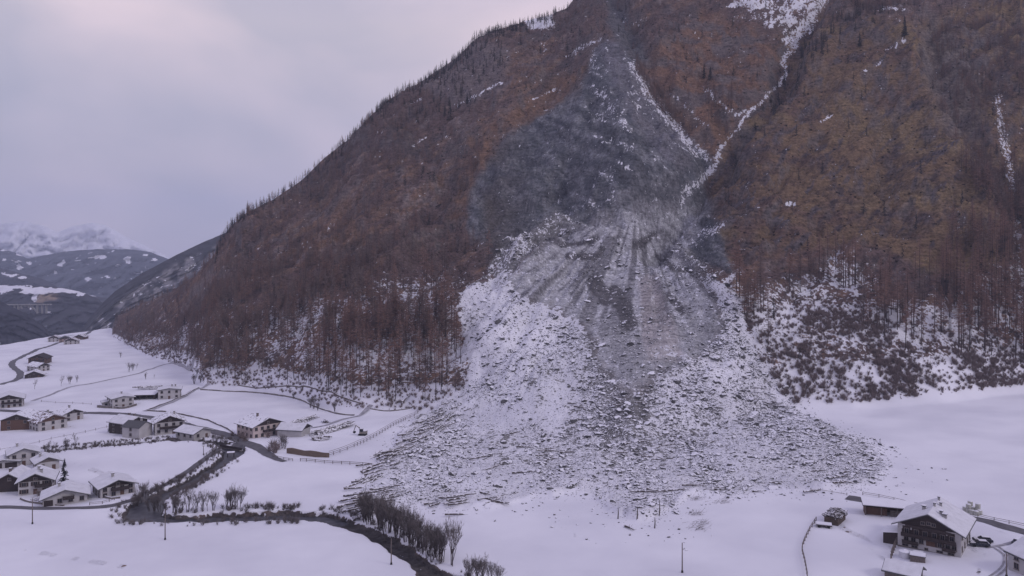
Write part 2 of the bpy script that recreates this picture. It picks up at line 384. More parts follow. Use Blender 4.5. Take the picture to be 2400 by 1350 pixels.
# bright orange edge at the crown of the scar
colr = mixc(colr, A((.22, .14, .09)), np.clip(1 - dline(qx, qy, [(1060, 520), (1150, 310), (1240, 250), (1370, 170), (1420, 95)]) / 26., 0, 1) * .8)
# grey rock face
ROCK = [(1420, 88), (1455, 100), (1510, 190), (1545, 260), (1620, 330), (1680, 388), (1650, 440), (1660, 480), (1690, 560), (1720, 640), (1640, 620), (1560, 590), (1440, 570), (1320, 560), (1230, 590), (1160, 600), (1090, 540), (1110, 440), (1180, 320), (1290, 260), (1370, 190), (1385, 120)]
rk = zone(ROCK, .6).astype(float)
rc = mixc(np.broadcast_to(A((.125, .125, .13)), colr.shape).copy(), A((.26, .25, .25)), sst(.42, .60, n_stl * .45 + n_mid * .2 + n_fin * .35))
rc = mixc(rc, A((.065, .066, .075)), sst(.56, .66, fbm((X * .7 - Z * .71 + wx) / 9, (X * .71 + Z * .7 - wx) / 3, 3, 134) * .7 + n_fin * .3) * .8)
rc = mixc(rc, A((.13, .105, .09)), sst(.52, .68, n_big) * np.clip((1250 - PXg) / 120, 0, 1))
LIT_FACE = [(1395, 105), (1450, 92), (1520, 190), (1560, 265), (1640, 345), (1600, 400), (1530, 350), (1480, 280), (1440, 200)]
rc = mixc(rc, mixc(np.broadcast_to(A((.235, .215, .225)), colr.shape).copy(), A((.18, .168, .175)), sst(.4, .6, n_stl)), zone(LIT_FACE, .45).astype(float))  # right-facing strip of the spur: light from the right painted as paler rock
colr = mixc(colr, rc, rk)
TOPR = [(1408, -40), (1440, -20), (1500, 80), (1520, 150), (1480, 150), (1430, 70)]
colr = mixc(colr, A((.115, .12, .135)), zone(TOPR, .6).astype(float))
LR = [(1020, 130), (1120, 100), (1200, 110), (1170, 220), (1060, 260), (980, 200)]
colr = mixc(colr, A((.175, .16, .165)), zone(LR, 1).astype(float) * .8)
RR = [(2150, 60), (2230, 80), (2290, 160), (2300, 330), (2220, 320), (2180, 200)]
colr = mixc(colr, A((.17, .155, .15)), zone(RR, .8).astype(float) * .75)
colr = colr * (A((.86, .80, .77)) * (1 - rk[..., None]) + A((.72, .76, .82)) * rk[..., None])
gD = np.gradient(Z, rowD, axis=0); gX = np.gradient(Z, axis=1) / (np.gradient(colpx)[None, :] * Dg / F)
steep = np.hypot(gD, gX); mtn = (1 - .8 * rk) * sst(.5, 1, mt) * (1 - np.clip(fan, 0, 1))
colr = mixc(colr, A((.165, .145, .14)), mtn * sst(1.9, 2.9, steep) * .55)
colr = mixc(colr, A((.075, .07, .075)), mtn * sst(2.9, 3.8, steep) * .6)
ledge = mtn * sst(.42, .12, steep) * (PY < bl0 + 40)
# fresh grey debris: chute and inner fan
CH = [(1480, 480), (1560, 480), (1650, 445), (1655, 510), (1600, 600), (1665, 690), (1680, 770), (1620, 850), (1530, 880), (1465, 960), (1425, 880), (1375, 780), (1300, 725), (1210, 700), (1175, 655), (1215, 615), (1290, 565), (1380, 510)]
chm = zone(CH, 1.2)
for _ in range(60): chm[1:-1, 1:-1] = (chm[:-2, 1:-1] + chm[2:, 1:-1] + chm[1:-1, :-2] + chm[1:-1, 2:]) / 4
chm = sst(.25, .75, chm + (n_mid - .5) * .9 + (n_fin - .5) * .5)
rang = np.arctan2(PXg - 1490 + jx * .18 * sst(520, 700, PY), np.maximum(PY - 470, 5))
ray = fbm(rang * 19, PY / 150, 4, 43)
rayf = ray * (.75 * sst(860, 700, PY) * sst(500, 590, PY) + .1) + n_mid * .25 + n_fin * .15
rayn = sst(.45, .56, rayf / (.75 * sst(860, 700, PY) * sst(500, 590, PY) + .5))
chc = mixc(np.broadcast_to(A((.40, .40, .42)), colr.shape).copy(), A((.125, .12, .13)), rayn * (.25 + .48 * sst(820, 700, PY)))
colr = mixc(colr, chc, chm)
for P, wd in (([(1395, 660), (1420, 700)], 20), ([(1440, 690), (1460, 715), (1475, 760)], 22), ([(1540, 600), (1580, 628), (1620, 640)], 9), ([(1570, 690), (1600, 730)], 9), ([(1330, 600), (1390, 605), (1410, 585)], 9), ([(1490, 575), (1535, 550)], 10), ([(1290, 560), (1330, 575), (1400, 560)], 8)):
    colr = mixc(colr, A((.105, .10, .105)), sst(1.1, .7, dline(PXg + jx * .3, PY + jy * .3, P) / wd))
fsoft = fan.copy()
for _ in range(110): fsoft[1:-1, 1:-1] = (fsoft[:-2, 1:-1] + fsoft[2:, 1:-1] + fsoft[1:-1, :-2] + fsoft[1:-1, 2:]) / 4
fanm = sst(.30, .62, fsoft + (n_mid - .5) * .7 + (n_fin - .5) * .6)
deb = mixc(np.broadcast_to(A((.20, .195, .195)), colr.shape).copy(), A((.13, .125, .125)), sst(.4, .6, n_fin))
colr = mixc(colr, deb, fanm * (1 - chm))
PINK = [(1500, 640), (1540, 640), (1580, 760), (1600, 850), (1520, 850), (1500, 760)]
colr = mixc(colr, A((.40, .36, .355)), zone(PINK, .6) * .6)

# snow cover 0..1
cov = np.zeros(X.shape)
onplain = (1 - mt)
cov = np.maximum(cov, sst(.3, .8, onplain) * 1.2)
LINE = [(262, 770), (340, 745), (520, 705), (700, 690), (850, 650), (1000, 615), (1160, 640), (1200, 600), (1690, 640), (1850, 640), (1950, 575), (2020, 600), (2100, 680), (2250, 660), (2350, 600), (2400, 560), (3200, 560)]
bl = ip(colpx, LINE)[None, :]
low = sst(-30, 60, PY + jy * 1.2 - bl); low2 = sst(60, 260, PY + jy - bl)
patch = sst(.40, .62, n_mid * .5 + n_fin * .3 + fbm(X / 30, Dg / 30, 2, 51) * .2)
cov = np.maximum(cov, low * mt * (.30 + .25 * patch + .28 * low2))
cov = np.where((PXg > 1760) & (PY > 700), np.maximum(cov, mt * (.66 + .27 * patch) * sst(670, 740, PY)), cov)
# a dusting on the higher ground
cov = np.maximum(cov, mt * .50 * sst(.64, .76, n_str * .6 + n_fin * .4) * (1 - br * .4))
cov = np.maximum(cov, rk * .42 * sst(.58, .70, n_stl * .6 + n_fin * .4) * sst(1200, 1400, PXg) + rk * .05)
cov = np.maximum(cov, rk * .46 * sst(1.3, .2, dline(PXg + jx * .4, PY + jy * .4, [(1385, 130), (1400, 200), (1440, 260), (1480, 300)]) / 24) * sst(.4, .55, n_stl))
cov = np.maximum(cov, .46 * sst(1.3, .2, dline(PXg + jx * .4, PY + jy * .4, [(1390, 480), (1425, 410), (1460, 380), (1470, 330)]) / 34) * sst(.45, .6, n_stl))
cov = np.maximum(cov, .50 * sst(1.8, .2, dline(PXg + jx * .25, PY + jy * .25, [(1480, 150), (1530, 235), (1600, 320), (1650, 368)]) / 12))
cov = np.maximum(cov, (.55 + .4 * (n_mid - .45)) * sst(1.7, .2, dline(PXg + jx * .25 + JT[2][0] * .3, PY + jy * .25, G_MAIN[1:7]) / (4.2 + 8 * sst(220, 60, PY))))
cov = np.maximum(cov, .52 * sst(1.4, .4, dline(PXg + jx * .3, PY + jy * .3, G_MAIN[6:]) / 12 + n_fin - .5))
cov = np.maximum(cov, ledge * (.30 + .25 * sst(.45, .6, n_str)))
TOPS = [(1700, -20), (1960, -30), (1900, 60), (1850, 120), (1780, 60)]
cov = np.maximum(cov, zone(TOPS, 1.2) * (.22 + .62 * sst(.45, .6, n_str * .6 + n_fin * .4)))
cov = np.maximum(cov, zone([(1640, 0), (1760, 10), (1800, 60), (1740, 60), (1650, 40)], 1) * .8 * sst(.5, .6, n_mid))
cov = np.maximum(cov, zone([(1222, 25), (1300, 15), (1300, 60), (1240, 70)], .6) * .9)
for P, wd, a_ in (([(1650, 205), (1680, 240), (1730, 268), (1750, 258)], 4, .6), ([(1575, 225), (1620, 265), (1660, 300)], 6, .5), ([(2340, 225), (2348, 300), (2370, 400), (2378, 500), (2395, 640)], 14, .48),
              ([(1065, 248), (1130, 215), (1180, 192)], 3, .8), ([(1325, 135), (1375, 105), (1420, 92)], 3, .75), ([(1240, 238), (1310, 205)], 2.5, .6), ([(945, 245), (990, 232)], 2.5, .6),
              ([(965, 345), (1003, 318)], 2, .6), ([(1925, 285), (1955, 270)], 3, .7), ([(1845, 478), (1860, 480)], 5, .9), ([(2030, 165), (2065, 145)], 3, .6), ([(2080, 118), (2125, 90)], 3, .7), ([(2070, 18), (2120, 22)], 6, .6),
              ([(1180, 600), (1230, 575), (1300, 520), (1370, 480)], 5, .3), ([(1660, 690), (1735, 635)], 12, .62), ([(1560, 590), (1690, 530)], 16, .45)):
    cov = np.maximum(cov, a_ * .95 * sst(1.6, .1, dline(PXg + jx * .2 + JT[3][0] * .5, PY + jy * .2 + JT[3][1] * .3, P) / wd))
# fan cover: grey inside, white towards the rim
inner = sst(1, 0, np.hypot((PXg - 1490) / 250., (PY - 700) / 330.))
streak = sst(.42, .62, fbm((PXg + jx * .9 + JT[0][0] * .5) / 34, (PY + jy) / 90, 4, 55))
fcov = .86 - .54 * inner - .26 * streak * sst(1180, 1000, PY) * sst(800, 900, PY + 60 * streak)
wl = sst(1480, 1200, PXg + jx * 2.2 + JT[0][0] * 1.5 + .30 * (PY - 800))
fcov = fcov * (1 - wl) + np.maximum(fcov, .70 - .45 * sst(730, 640, PY + jy)) * wl
fcov = fcov * (1 - .62 * sst(690, 610, PY + jy * .6))
fcov = fcov - .34 * sst(1.4, .3, np.abs(PXg + jx * .8 - 1455) / 75.) * sst(1120, 980, PY)
fcov = np.clip(fcov + (n_mid - .5) * .30 + (fbm(X / 30, Dg / 22, 3, 57) - .5) * .5, .12, .95)
cov = cov * (1 - fanm) + fcov * fanm
for P in ([(1850, 965), (1990, 1035), (2120, 1080), (2200, 1160)], [(1965, 1235), (2030, 1262), (2095, 1290)], [(2250, 1300), (2300, 1320), (2290, 1350)], [(150, 1080), (230, 1105), (300, 1132)], [(1240, 1240), (1400, 1262)], [(60, 1290), (300, 1330)]):
    cov = np.where(onplain > .9, np.minimum(cov, 1.2 - .50 * sst(9, 3, dline(PXg + jx * .1, PY + jy * .08, P)) * sst(.45, .62, n_fin)), cov)
ccov = np.clip(.31 - rayn * .24 + .10 * (n_mid - .4) + .10 * sst(760, 900, PY), 0.03, .6)
cov = cov * (1 - chm) + ccov * chm
# river banks: bare stones
bank = sst(rw * .5 + 1.9, rw * .5 + .5, rd + wob)
cov = np.where(bank > .3, np.minimum(cov, .95 - .85 * bank), cov)
colr = mixc(colr, A((.075, .068, .068)), bank * (1 - mt))

for x_, y_, a_, b_ in ((110, 1150, 150, 34), (60, 1090, 70, 20), (110, 1000, 90, 12), (340, 1018, 110, 16), (640, 1040, 70, 22), (345, 950, 90, 12), (90, 870, 40, 16), (180, 790, 60, 12), (2170, 1290, 150, 50), (2300, 1270, 70, 30), (1980, 1230, 60, 24), (270, 1165, 60, 16)):
    e_ = sst(1.2, .5, np.hypot((PXg + jx - x_) / a_, (PY + jy - y_) / b_)); cov = np.where(onplain > .9, np.minimum(cov, 1.2 - .66 * e_ * sst(.50, .68, n_fin * .6 + n_mid * .4)), cov)
def make_terrain():
    nr, nc = X.shape
    co = np.stack([X, Dg, Z], -1).reshape(-1, 3).astype(np.float32)
    idx = np.arange(nr * nc).reshape(nr, nc)
    f = np.stack([idx[:-1, :-1], idx[:-1, 1:], idx[1:, 1:], idx[1:, :-1]], -1).reshape(-1, 4).astype(np.int32)
    me = bpy.data.meshes.new('terrain'); me.vertices.add(len(co)); me.vertices.foreach_set('co', co.ravel())
    me.loops.add(f.size); me.loops.foreach_set('vertex_index', f.ravel())
    me.polygons.add(len(f)); me.polygons.foreach_set('loop_start', np.arange(0, f.size, 4, dtype=np.int32))
    me.polygons.foreach_set('use_smooth', np.ones(len(f), bool))
    me.update(calc_edges=True)
    a = me.color_attributes.new('ground_tint', 'FLOAT_COLOR', 'POINT')
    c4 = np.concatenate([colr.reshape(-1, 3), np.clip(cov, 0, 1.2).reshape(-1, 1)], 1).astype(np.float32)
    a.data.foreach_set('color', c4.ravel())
    return me
def terrain_mat(name, fine_scale=.55, zs=1.0):
    m, t, b = new_mat(name); L = t.links.new
    def n(tp, **k):
        x = t.nodes.new(tp)
        for a, c in k.items(): setattr(x, a, c)
        return x
    at_ = n('ShaderNodeAttribute', attribute_name='ground_tint')
    tc = n('ShaderNodeTexCoord')
    mp = n('ShaderNodeMapping'); mp.inputs['Scale'].default_value = (1, 1, zs); L(tc.outputs['Object'], mp.inputs[0])
    n1 = n('ShaderNodeTexNoise'); n1.inputs['Scale'].default_value = fine_scale; n1.inputs['Detail'].default_value = 6; n1.inputs['Roughness'].default_value = .62
    L(mp.outputs[0], n1.inputs[0])
    n2 = n('ShaderNodeTexNoise'); n2.inputs['Scale'].default_value = fine_scale * .35; n2.inputs['Detail'].default_value = 4
    L(mp.outputs[0], n2.inputs[0])
    v = n('ShaderNodeMapRange'); v.inputs[1].default_value = .3; v.inputs[2].default_value = .7; v.inputs[3].default_value = .42; v.inputs[4].default_value = 1.6
    mp3 = n('ShaderNodeMapping'); mp3.inputs['Rotation'].default_value = (0, R(38), R(20)); mp3.inputs['Scale'].default_value = (.16, .6, .9); L(tc.outputs['Object'], mp3.inputs[0])
    n3 = n('ShaderNodeTexNoise'); n3.inputs['Scale'].default_value = fine_scale; n3.inputs['Detail'].default_value = 5; n3.inputs['Roughness'].default_value = .7; L(mp3.outputs[0], n3.inputs[0])
    av3 = n('ShaderNodeMath', operation='ADD'); L(n1.outputs[0], av3.inputs[0]); L(n3.outputs[0], av3.inputs[1])
    hf = n('ShaderNodeMath', operation='MULTIPLY'); hf.inputs[1].default_value = .5; L(av3.outputs[0], hf.inputs[0]); v.inputs[1].default_value = .38; v.inputs[2].default_value = .62
    L(hf.outputs[0], v.inputs[0])
    mul = n('ShaderNodeMix', data_type='RGBA', blend_type='MULTIPLY'); mul.inputs[0].default_value = 1
    L(at_.outputs['Color'], mul.inputs[6]); L(v.outputs[0], mul.inputs[7])
    # snow where cover beats the noise
    av = n('ShaderNodeMath', operation='MULTIPLY_ADD'); av.inputs[1].default_value = .35; L(n2.outputs[0], av.inputs[0])
    a2 = n('ShaderNodeMath', operation='MULTIPLY'); a2.inputs[1].default_value = .65; L(n1.outputs[0], a2.inputs[0]); L(a2.outputs[0], av.inputs[2])
    r = n('ShaderNodeMapRange'); r.inputs[1].default_value = .34; r.inputs[2].default_value = .66; L(av.outputs[0], r.inputs[0])
    su = n('ShaderNodeMath', operation='SUBTRACT'); L(at_.outputs['Alpha'], su.inputs[0]); L(r.outputs[0], su.inputs[1])
    sm = n('ShaderNodeMapRange', interpolation_type='SMOOTHSTEP'); sm.inputs[1].default_value = -.07; sm.inputs[2].default_value = .07; L(su.outputs[0], sm.inputs[0])
    mx = n('ShaderNodeMix', data_type='RGBA'); L(sm.outputs[0], mx.inputs[0]); L(mul.outputs[2], mx.inputs[6]); sn = n('ShaderNodeTexNoise'); sn.inputs['Scale'].default_value = .035; sn.inputs['Detail'].default_value = 6; L(tc.outputs['Object'], sn.inputs[0])
    sr = n('ShaderNodeValToRGB'); sr.color_ramp.elements[0].position = .34; sr.color_ramp.elements[0].color = (.70, .70, .755, 1); sr.color_ramp.elements[1].position = .62; sr.color_ramp.elements[1].color = (.81, .81, .855, 1)
    L(sn.outputs[0], sr.inputs[0]); L(sr.outputs[0], mx.inputs[7])
    bp = n('ShaderNodeBump'); bp.inputs['Distance'].default_value = 2.2
    st = n('ShaderNodeMapRange'); st.inputs[1].default_value = .75; st.inputs[2].default_value = 1.1; st.inputs[3].default_value = .8; st.inputs[4].default_value = .03
    L(at_.outputs['Alpha'], st.inputs[0]); L(st.outputs[0], bp.inputs['Strength']); L(n1.outputs[0], bp.inputs['Height'])
    L(bp.outputs[0], b.inputs['Normal']); L(mx.outputs[2], b.inputs['Base Color']); b.inputs['Roughness'].default_value = .95; b.inputs['Specular IOR Level'].default_value = .15
    return m
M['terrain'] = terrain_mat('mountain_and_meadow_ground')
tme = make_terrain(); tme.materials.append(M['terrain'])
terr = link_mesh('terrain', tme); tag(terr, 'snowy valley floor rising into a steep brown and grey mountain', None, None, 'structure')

# ------------------------------------------------------------------ strips laid on the ground (river, roads, tracks)
def strip(name, pts, width, m, lift=.12, across=4, step=2.0, kind='structure', label=None, cat=None, fixz=None, world=False):
    P = pts if world else [(lambda v: (v.x, v.y))(at(*p[:2])) for p in pts]
    W = [p[2] if len(p) > 2 else width for p in pts]
    S = smooth_path([(p[0], p[1], w_) for p, w_ in zip(P, W)], step)
    vs, fs = [], []
    for i, s in enumerate(S):
        a, b = S[max(i - 1, 0)], S[min(i + 1, len(S) - 1)]; d = np.array([b[0] - a[0], b[1] - a[1]]); d /= np.linalg.norm(d) + 1e-9
        nx, ny = -d[1], d[0]; ww = s[2] * (1 + .08 * math.sin(i * .7) + .05 * math.sin(i * 2.3))
        zc = fixz(s[0], s[1]) if fixz else None
        for k in range(across + 1):
            t = (k / across - .5) * ww; x, y = s[0] + nx * t, s[1] + ny * t
            vs.append((x, y, zc if zc is not None else max(hz(x, y), hz(x, y + .6), hz(x, y - .6)) + lift))
    n = across + 1
    for i in range(len(S) - 1):
        for k in range(across): fs.append((i * n + k, i * n + k + 1, (i + 1) * n + k + 1, (i + 1) * n + k))
    mb = MB(); mb.add(vs, fs); o = mb.build(name, m, smooth=True)
    return tag(o, label, cat, None, kind)
def zriv(x, y):
    px = CX + F * x / y; return -71.4 - kk(px) * y + (fbm(np.array([x / 60]), np.array([y / 60]), 3, 8)[0] - .5) * 2.2
strip('river', [(p[0], p[1], p[2] + 1.6) for p in rp[5:]], 8, M['water'], step=3, world=True, fixz=lambda x, y: zriv(x, y) - 1.7, label='dark grey river winding below the snowy banks')
strip('stream', [(p[0], p[1], p[2] + .8) for p in rp[:6]], 3, M['water'], step=3, world=True, fixz=lambda x, y: zriv(x, y) - 1.0, label='narrow dark stream along the meadow edge')
strip('road', [(-200, 955), (0, 962), (120, 967), (230, 968), (300, 972), (380, 985), (450, 1000), (520, 1017), (565, 1034), (605, 1050, 5), (640, 1072, 3.6), (668, 1082, 2)], 5.5, M['asphalt'], label='grey main road through the village')
strip('road', [(600, 1044), (575, 1045), (548, 1049), (500, 1062), (440, 1105), (380, 1140), (310, 1172), (230, 1189), (110, 1192), (0, 1189), (-150, 1186)], 3.2, M['asphalt'], label='narrow lane along the river to the lower houses')
strip('road', [(0, 902), (42, 888), (46, 872), (28, 852), (60, 832), (130, 806), (200, 784), (262, 765)], 5, M['asphalt'], label='far village road climbing to the wood')
strip('road', [(1985, 1166), (2060, 1178), (2130, 1191), (2290, 1217), (2345, 1232), (2420, 1252), (2600, 1290)], 4.2, M['asphalt'], label='cleared dark lane passing behind the farmhouse')
strip('track', [(75, 940), (120, 925), (170, 906), (300, 881), (350, 866), (400, 852), (455, 845)], 2.4, M['slush'], label='field track across the upper meadow')
strip('track', [(338, 964), (370, 955), (400, 944), (430, 930), (462, 912), (490, 900)], 3.2, M['slush'], label='lane climbing to the larch wood')
strip('track', [(700, 1006), (760, 998), (800, 984), (850, 970), (870, 950)], 2.4, M['slush'], label='track from the barn up to the wood')
strip('track', [(2330, 1284), (2352, 1300), (2350, 1325), (2325, 1348), (2300, 1365)], .5, M['slush'], label='inner wheel rut curving through the yard beside the farmhouse')
strip('track', [(2338, 1280), (2362, 1300), (2360, 1328), (2338, 1350), (2310, 1370)], .5, M['slush'], label='outer wheel rut curving through the yard beside the farmhouse')
strip('track', [(2310, 1284), (2350, 1278), (2400, 1266), (2500, 1262)], .9, M['slush'], label='wheel track leading to the lane on the right')

# ------------------------------------------------------------------ far hills across the valley
def hill(name, sil, bot, D0, D1, rows, base, covf, label, rough=.02, tint2=None, nz=1.0, step=4, mscale=.02, back=.12):
    px = np.arange(min(p[0] for p in sil), max(p[0] for p in sil) + .1, step); ys = ip(px, sil); yb = ip(px, bot)
    t = np.linspace(0, 1, rows)[:, None]
    P_ = np.broadcast_to(px[None, :], (rows, len(px))); d0 = D0(px) if callable(D0) else D0; d1 = D1(px) if callable(D1) else D1
    Dd = d0 + (d1 - d0) * t * np.ones_like(P_); PYh = yb + (ys - yb) * t ** .9
    Xh = (P_ - CX) / F * Dd; Zh = -(PYh - HY) / F * Dd
    n = (ridged(Xh / (rough * D1 if not callable(D1) else 60), t * 6 + 0 * Xh, 4, 81) - .5)
    Dd = Dd + n * 0.10 * np.mean(d1) * np.sin(t * math.pi) ; Zh = Zh + (fbm(Xh / 25, t * 40 + 0 * Xh, 3, 83) - .5) * nz * np.mean(d1) / 400 * (.6 + 0 * t)
    Xh = (P_ - CX) / F * Dd
    for k in (1, 2, 3):                       # the far side falls away
        Xh = np.vstack([Xh, (px - CX)[None, :] / F * (d1 * (1 + back * k))]); Dd = np.vstack([Dd, (d1 * (1 + back * k)) + 0 * px[None, :]])
        Zh = np.vstack([Zh, Zh[rows - 1][None, :] - k * np.mean(d1) * .05]); PYh = np.vstack([PYh, PYh[-1:] + 10 * k]); P_ = np.vstack([P_, px[None, :]])
    c = np.zeros(Xh.shape + (3,)); c[:] = base
    if tint2 is not None:
        m2 = tint2[1](P_, PYh); c = c * (1 - m2[..., None]) + np.array(tint2[0]) * m2[..., None]
    cv = np.clip(covf(P_, PYh), 0, 1.1)
    nr, nc = Xh.shape; co = np.stack([Xh, Dd, Zh], -1).reshape(-1, 3)
    idx = np.arange(nr * nc).reshape(nr, nc); f = np.stack([idx[:-1, :-1], idx[:-1, 1:], idx[1:, 1:], idx[1:, :-1]], -1).reshape(-1, 4)
    me = bpy.data.meshes.new(name); me.from_pydata(co.tolist(), [], f.tolist()); me.polygons.foreach_set('use_smooth', [True] * len(f))
    a = me.color_attributes.new('ground_tint', 'FLOAT_COLOR', 'POINT')
    a.data.foreach_set('color', np.concatenate([c.reshape(-1, 3), cv.reshape(-1, 1)], 1).astype(np.float32).ravel())
    me.materials.append(terrain_mat(name + '_ground', mscale)); o = link_mesh(name, me); tag(o, label, None, None, 'structure'); return o
def blobs(P, Y, L):
    r = np.zeros(P.shape)
    ox = (fbm(P / 7, Y / 4, 2, 91) - .5) * 12; oy = (fbm(P / 7, Y / 4, 2, 92) - .5) * 8
    for x, y, a, b in L: r = np.maximum(r, sst(1.3, .7, np.hypot((P + ox - x) / a, (Y + oy - y) / b)))
    return r
hill('hills', [(-900, 590), (-400, 545), (-120, 530), (0, 524), (60, 518), (110, 532), (135, 545), (170, 530), (215, 522), (250, 528), (290, 552), (345, 578), (400, 606), (470, 625), (560, 650)], [(-900, 720), (560, 720)], 6900, 7900, 40,
     (.62, .60, .64), lambda P, Y: .80 + .3 * (fbm(P / 30, Y / 9, 3, 95) - .45) + .15, 'snow covered summits under cloud at the far left', nz=.7, mscale=.012)  # rock tint paled almost to snow, so the veil of haze is in the colour
hill('hills', [(-900, 640), (-300, 590), (0, 583), (30, 590), (66, 606), (110, 597), (150, 589), (230, 584), (300, 584), (350, 590), (396, 608), (460, 640), (560, 690)], [(-900, 790), (560, 790)], 3900, 5300, 70,
     (.05, .056, .07), lambda P, Y: np.maximum(blobs(P, Y, [(35, 612, 12, 2), (45, 625, 8, 8), (70, 618, 8, 3), (142, 620, 7, 6), (128, 640, 6, 6), (148, 613, 6, 3), (205, 655, 5, 5), (220, 604, 20, 2.5), (240, 603, 12, 3), (296, 606, 7, 6), (300, 614, 9, 3), (275, 622, 7, 3), (340, 597, 8, 3), (362, 610, 6, 3), (262, 590, 5, 2),
                                               (10, 608, 8, 2), (50, 655, 5, 5), (30, 585, 26, 3), (60, 596, 26, 6), (240, 683, 4, 3), (252, 648, 4, 2), (180, 610, 8, 2), (322, 640, 10, 2)]) * 1.0, .30 * sst(.58, .72, fbm(P / 7, Y / 4, 3, 97)) + .0), 'dark forested hillside with small snowy clearings across the valley', nz=.8, mscale=.02)
hill('hills', [(-900, 560), (-200, 600), (0, 628), (50, 641), (100, 654), (140, 675), (200, 690), (260, 700), (330, 720), (400, 740)], [(-900, 800), (400, 800)], 2900, 3700, 40,
     (.028, .028, .034), lambda P, Y: blobs(P, Y, [(30, 645, 20, 2), (50, 651, 10, 2.5), (10, 642, 10, 2), (220, 696, 8, 3), (215, 692, 10, 2)]) , 'dark wooded knoll behind the village plateau', nz=.8, mscale=.03)
hill('hills', [(-900, 640), (-200, 664), (0, 669), (60, 668), (130, 672), (190, 684), (230, 700), (255, 725), (300, 770)], [(-900, 860), (300, 860)], 2000, 2750, 60,
     (.030, .030, .036), lambda P, Y: blobs(P, Y, [(-200, 680, 200, 14), (0, 676, 40, 9), (40, 673, 40, 4), (90, 682, 40, 7), (130, 681, 26, 6), (80, 700, 7, 10), (165, 684, 22, 4), (60, 685, 14, 5), (115, 735, 5, 3), (70, 720, 3, 6), (190, 690, 10, 3)]) * 1.05,
     'plateau with snowy fields above a wooded ravine', nz=.5, mscale=.03, tint2=((.24, .18, .13), lambda P, Y: blobs(P, Y, [(112, 697, 26, 9), (95, 704, 14, 6)])))
hill('hills', [(150, 812), (190, 775), (205, 752), (235, 716), (270, 682), (330, 642), (395, 607), (440, 584), (480, 566), (520, 549), (560, 532), (620, 500), (800, 430)], [(150, 840), (260, 815), (800, 800)], 1500, lambda px: np.interp(px, [150, 500, 800], [1900, 2300, 2400]), 90,
     (.036, .036, .042), lambda P, Y: .34 * sst(.5, .7, fbm(P / 6, Y / 7, 3, 99)) * sst(10, 26, Y - ip(P, [(150, 812), (235, 716), (395, 607), (520, 549), (800, 430)])),
     'steep side spur with a pale rock cliff below the wood', nz=.6, mscale=.05,
     tint2=((.20, .19, .195), lambda P, Y: sst(14, 26, Y - ip(P, [(150, 812), (235, 716), (395, 607), (520, 549), (800, 430)])) * sst(95, 60, Y - ip(P, [(150, 812), (235, 716), (395, 607), (520, 549), (800, 430)])) * sst(.36, .55, fbm(P / 18, Y / 16, 4, 98))))
hill('hills', [(-900, 560), (-300, 640), (-60, 690), (0, 706), (40, 724), (70, 742), (100, 762), (125, 790), (150, 830)], [(-900, 880), (150, 880)], 1250, 1600, 50,
     (.024, .025, .034), lambda P, Y: 0 * P, 'dark forest slope closing the valley at the left edge', nz=.5, mscale=.06)

# ------------------------------------------------------------------ trees
def tri(mb, a, b, w_, mi=0):                # thin sliver from a to b
    a = Vector(a); b = Vector(b); d = (b - a); s = d.cross(Vector((random.uniform(-1, 1), random.uniform(-1, 1), random.uniform(-1, 1))))
    if s.length < 1e-6: return
    s = s.normalized() * w_ * .5; mb.add([a - s, a + s, b], [(0, 1, 2)], mi)
def larch(seed, nb=90, tw=5, wide=.16, base=.22, rad=.15, H=20.):
    random.seed(seed); T, C = MB(), MB()
    lean = random.uniform(-.02, .02)
    T.tube([(0, 0, -1.2), (lean * H * .3, 0, H * .4), (lean * H, 0, H)], [.19, .13, .03], 5)
    for i in range(nb):
        u = (i + random.random()) / nb; z = H * (base + (1 - base) * u ** .92); L_ = H * rad * ((1 - u) ** .75 + .06) * random.uniform(.6, 1.15)
        if random.random() < .12 * (1 - u): L_ *= .5
        a = random.uniform(0, 2 * math.pi); up_ = random.uniform(-.12, .25)
        p0 = Vector((lean * z, 0, z)); p1 = p0 + Vector((math.cos(a) * L_, math.sin(a) * L_, L_ * up_))
        tri(C, p0, p1, wide * 1.1)
        for k in range(tw):
            t = random.uniform(.25, 1); q = p0.lerp(p1, t); l2 = L_ * .42 * (1.1 - t * .5)
            a2 = a + random.choice((-1, 1)) * random.uniform(.4, 1.3)
            tri(C, q, q + Vector((math.cos(a2) * l2, math.sin(a2) * l2, random.uniform(-.35, .35) * l2)), wide * .8)
    return T, C
def spruce(seed, nb=120, tw=5, rad=.17, H=20.):
    random.seed(seed); T, C = MB(), MB()
    T.tube([(0, 0, -1), (0, 0, H)], [.3, .04], 5)
    for i in range(nb):
        u = (i + random.random()) / nb; z = H * (.08 + .92 * u); L_ = H * rad * ((1 - u) ** .85 + .03) * random.uniform(.75, 1.15); a = random.uniform(0, 6.283)
        p0 = Vector((0, 0, z)); p1 = p0 + Vector((math.cos(a) * L_, math.sin(a) * L_, -L_ * .35)); tri(C, p0, p1, .9)
        for k in range(tw):
            t = random.uniform(.2, 1); q = p0.lerp(p1, t); a2 = a + random.choice((-1, 1)) * random.uniform(.3, 1.1); l2 = L_ * .45
            tri(C, q, q + Vector((math.cos(a2) * l2, math.sin(a2) * l2, -.35 * l2)), .7)
    return T, C
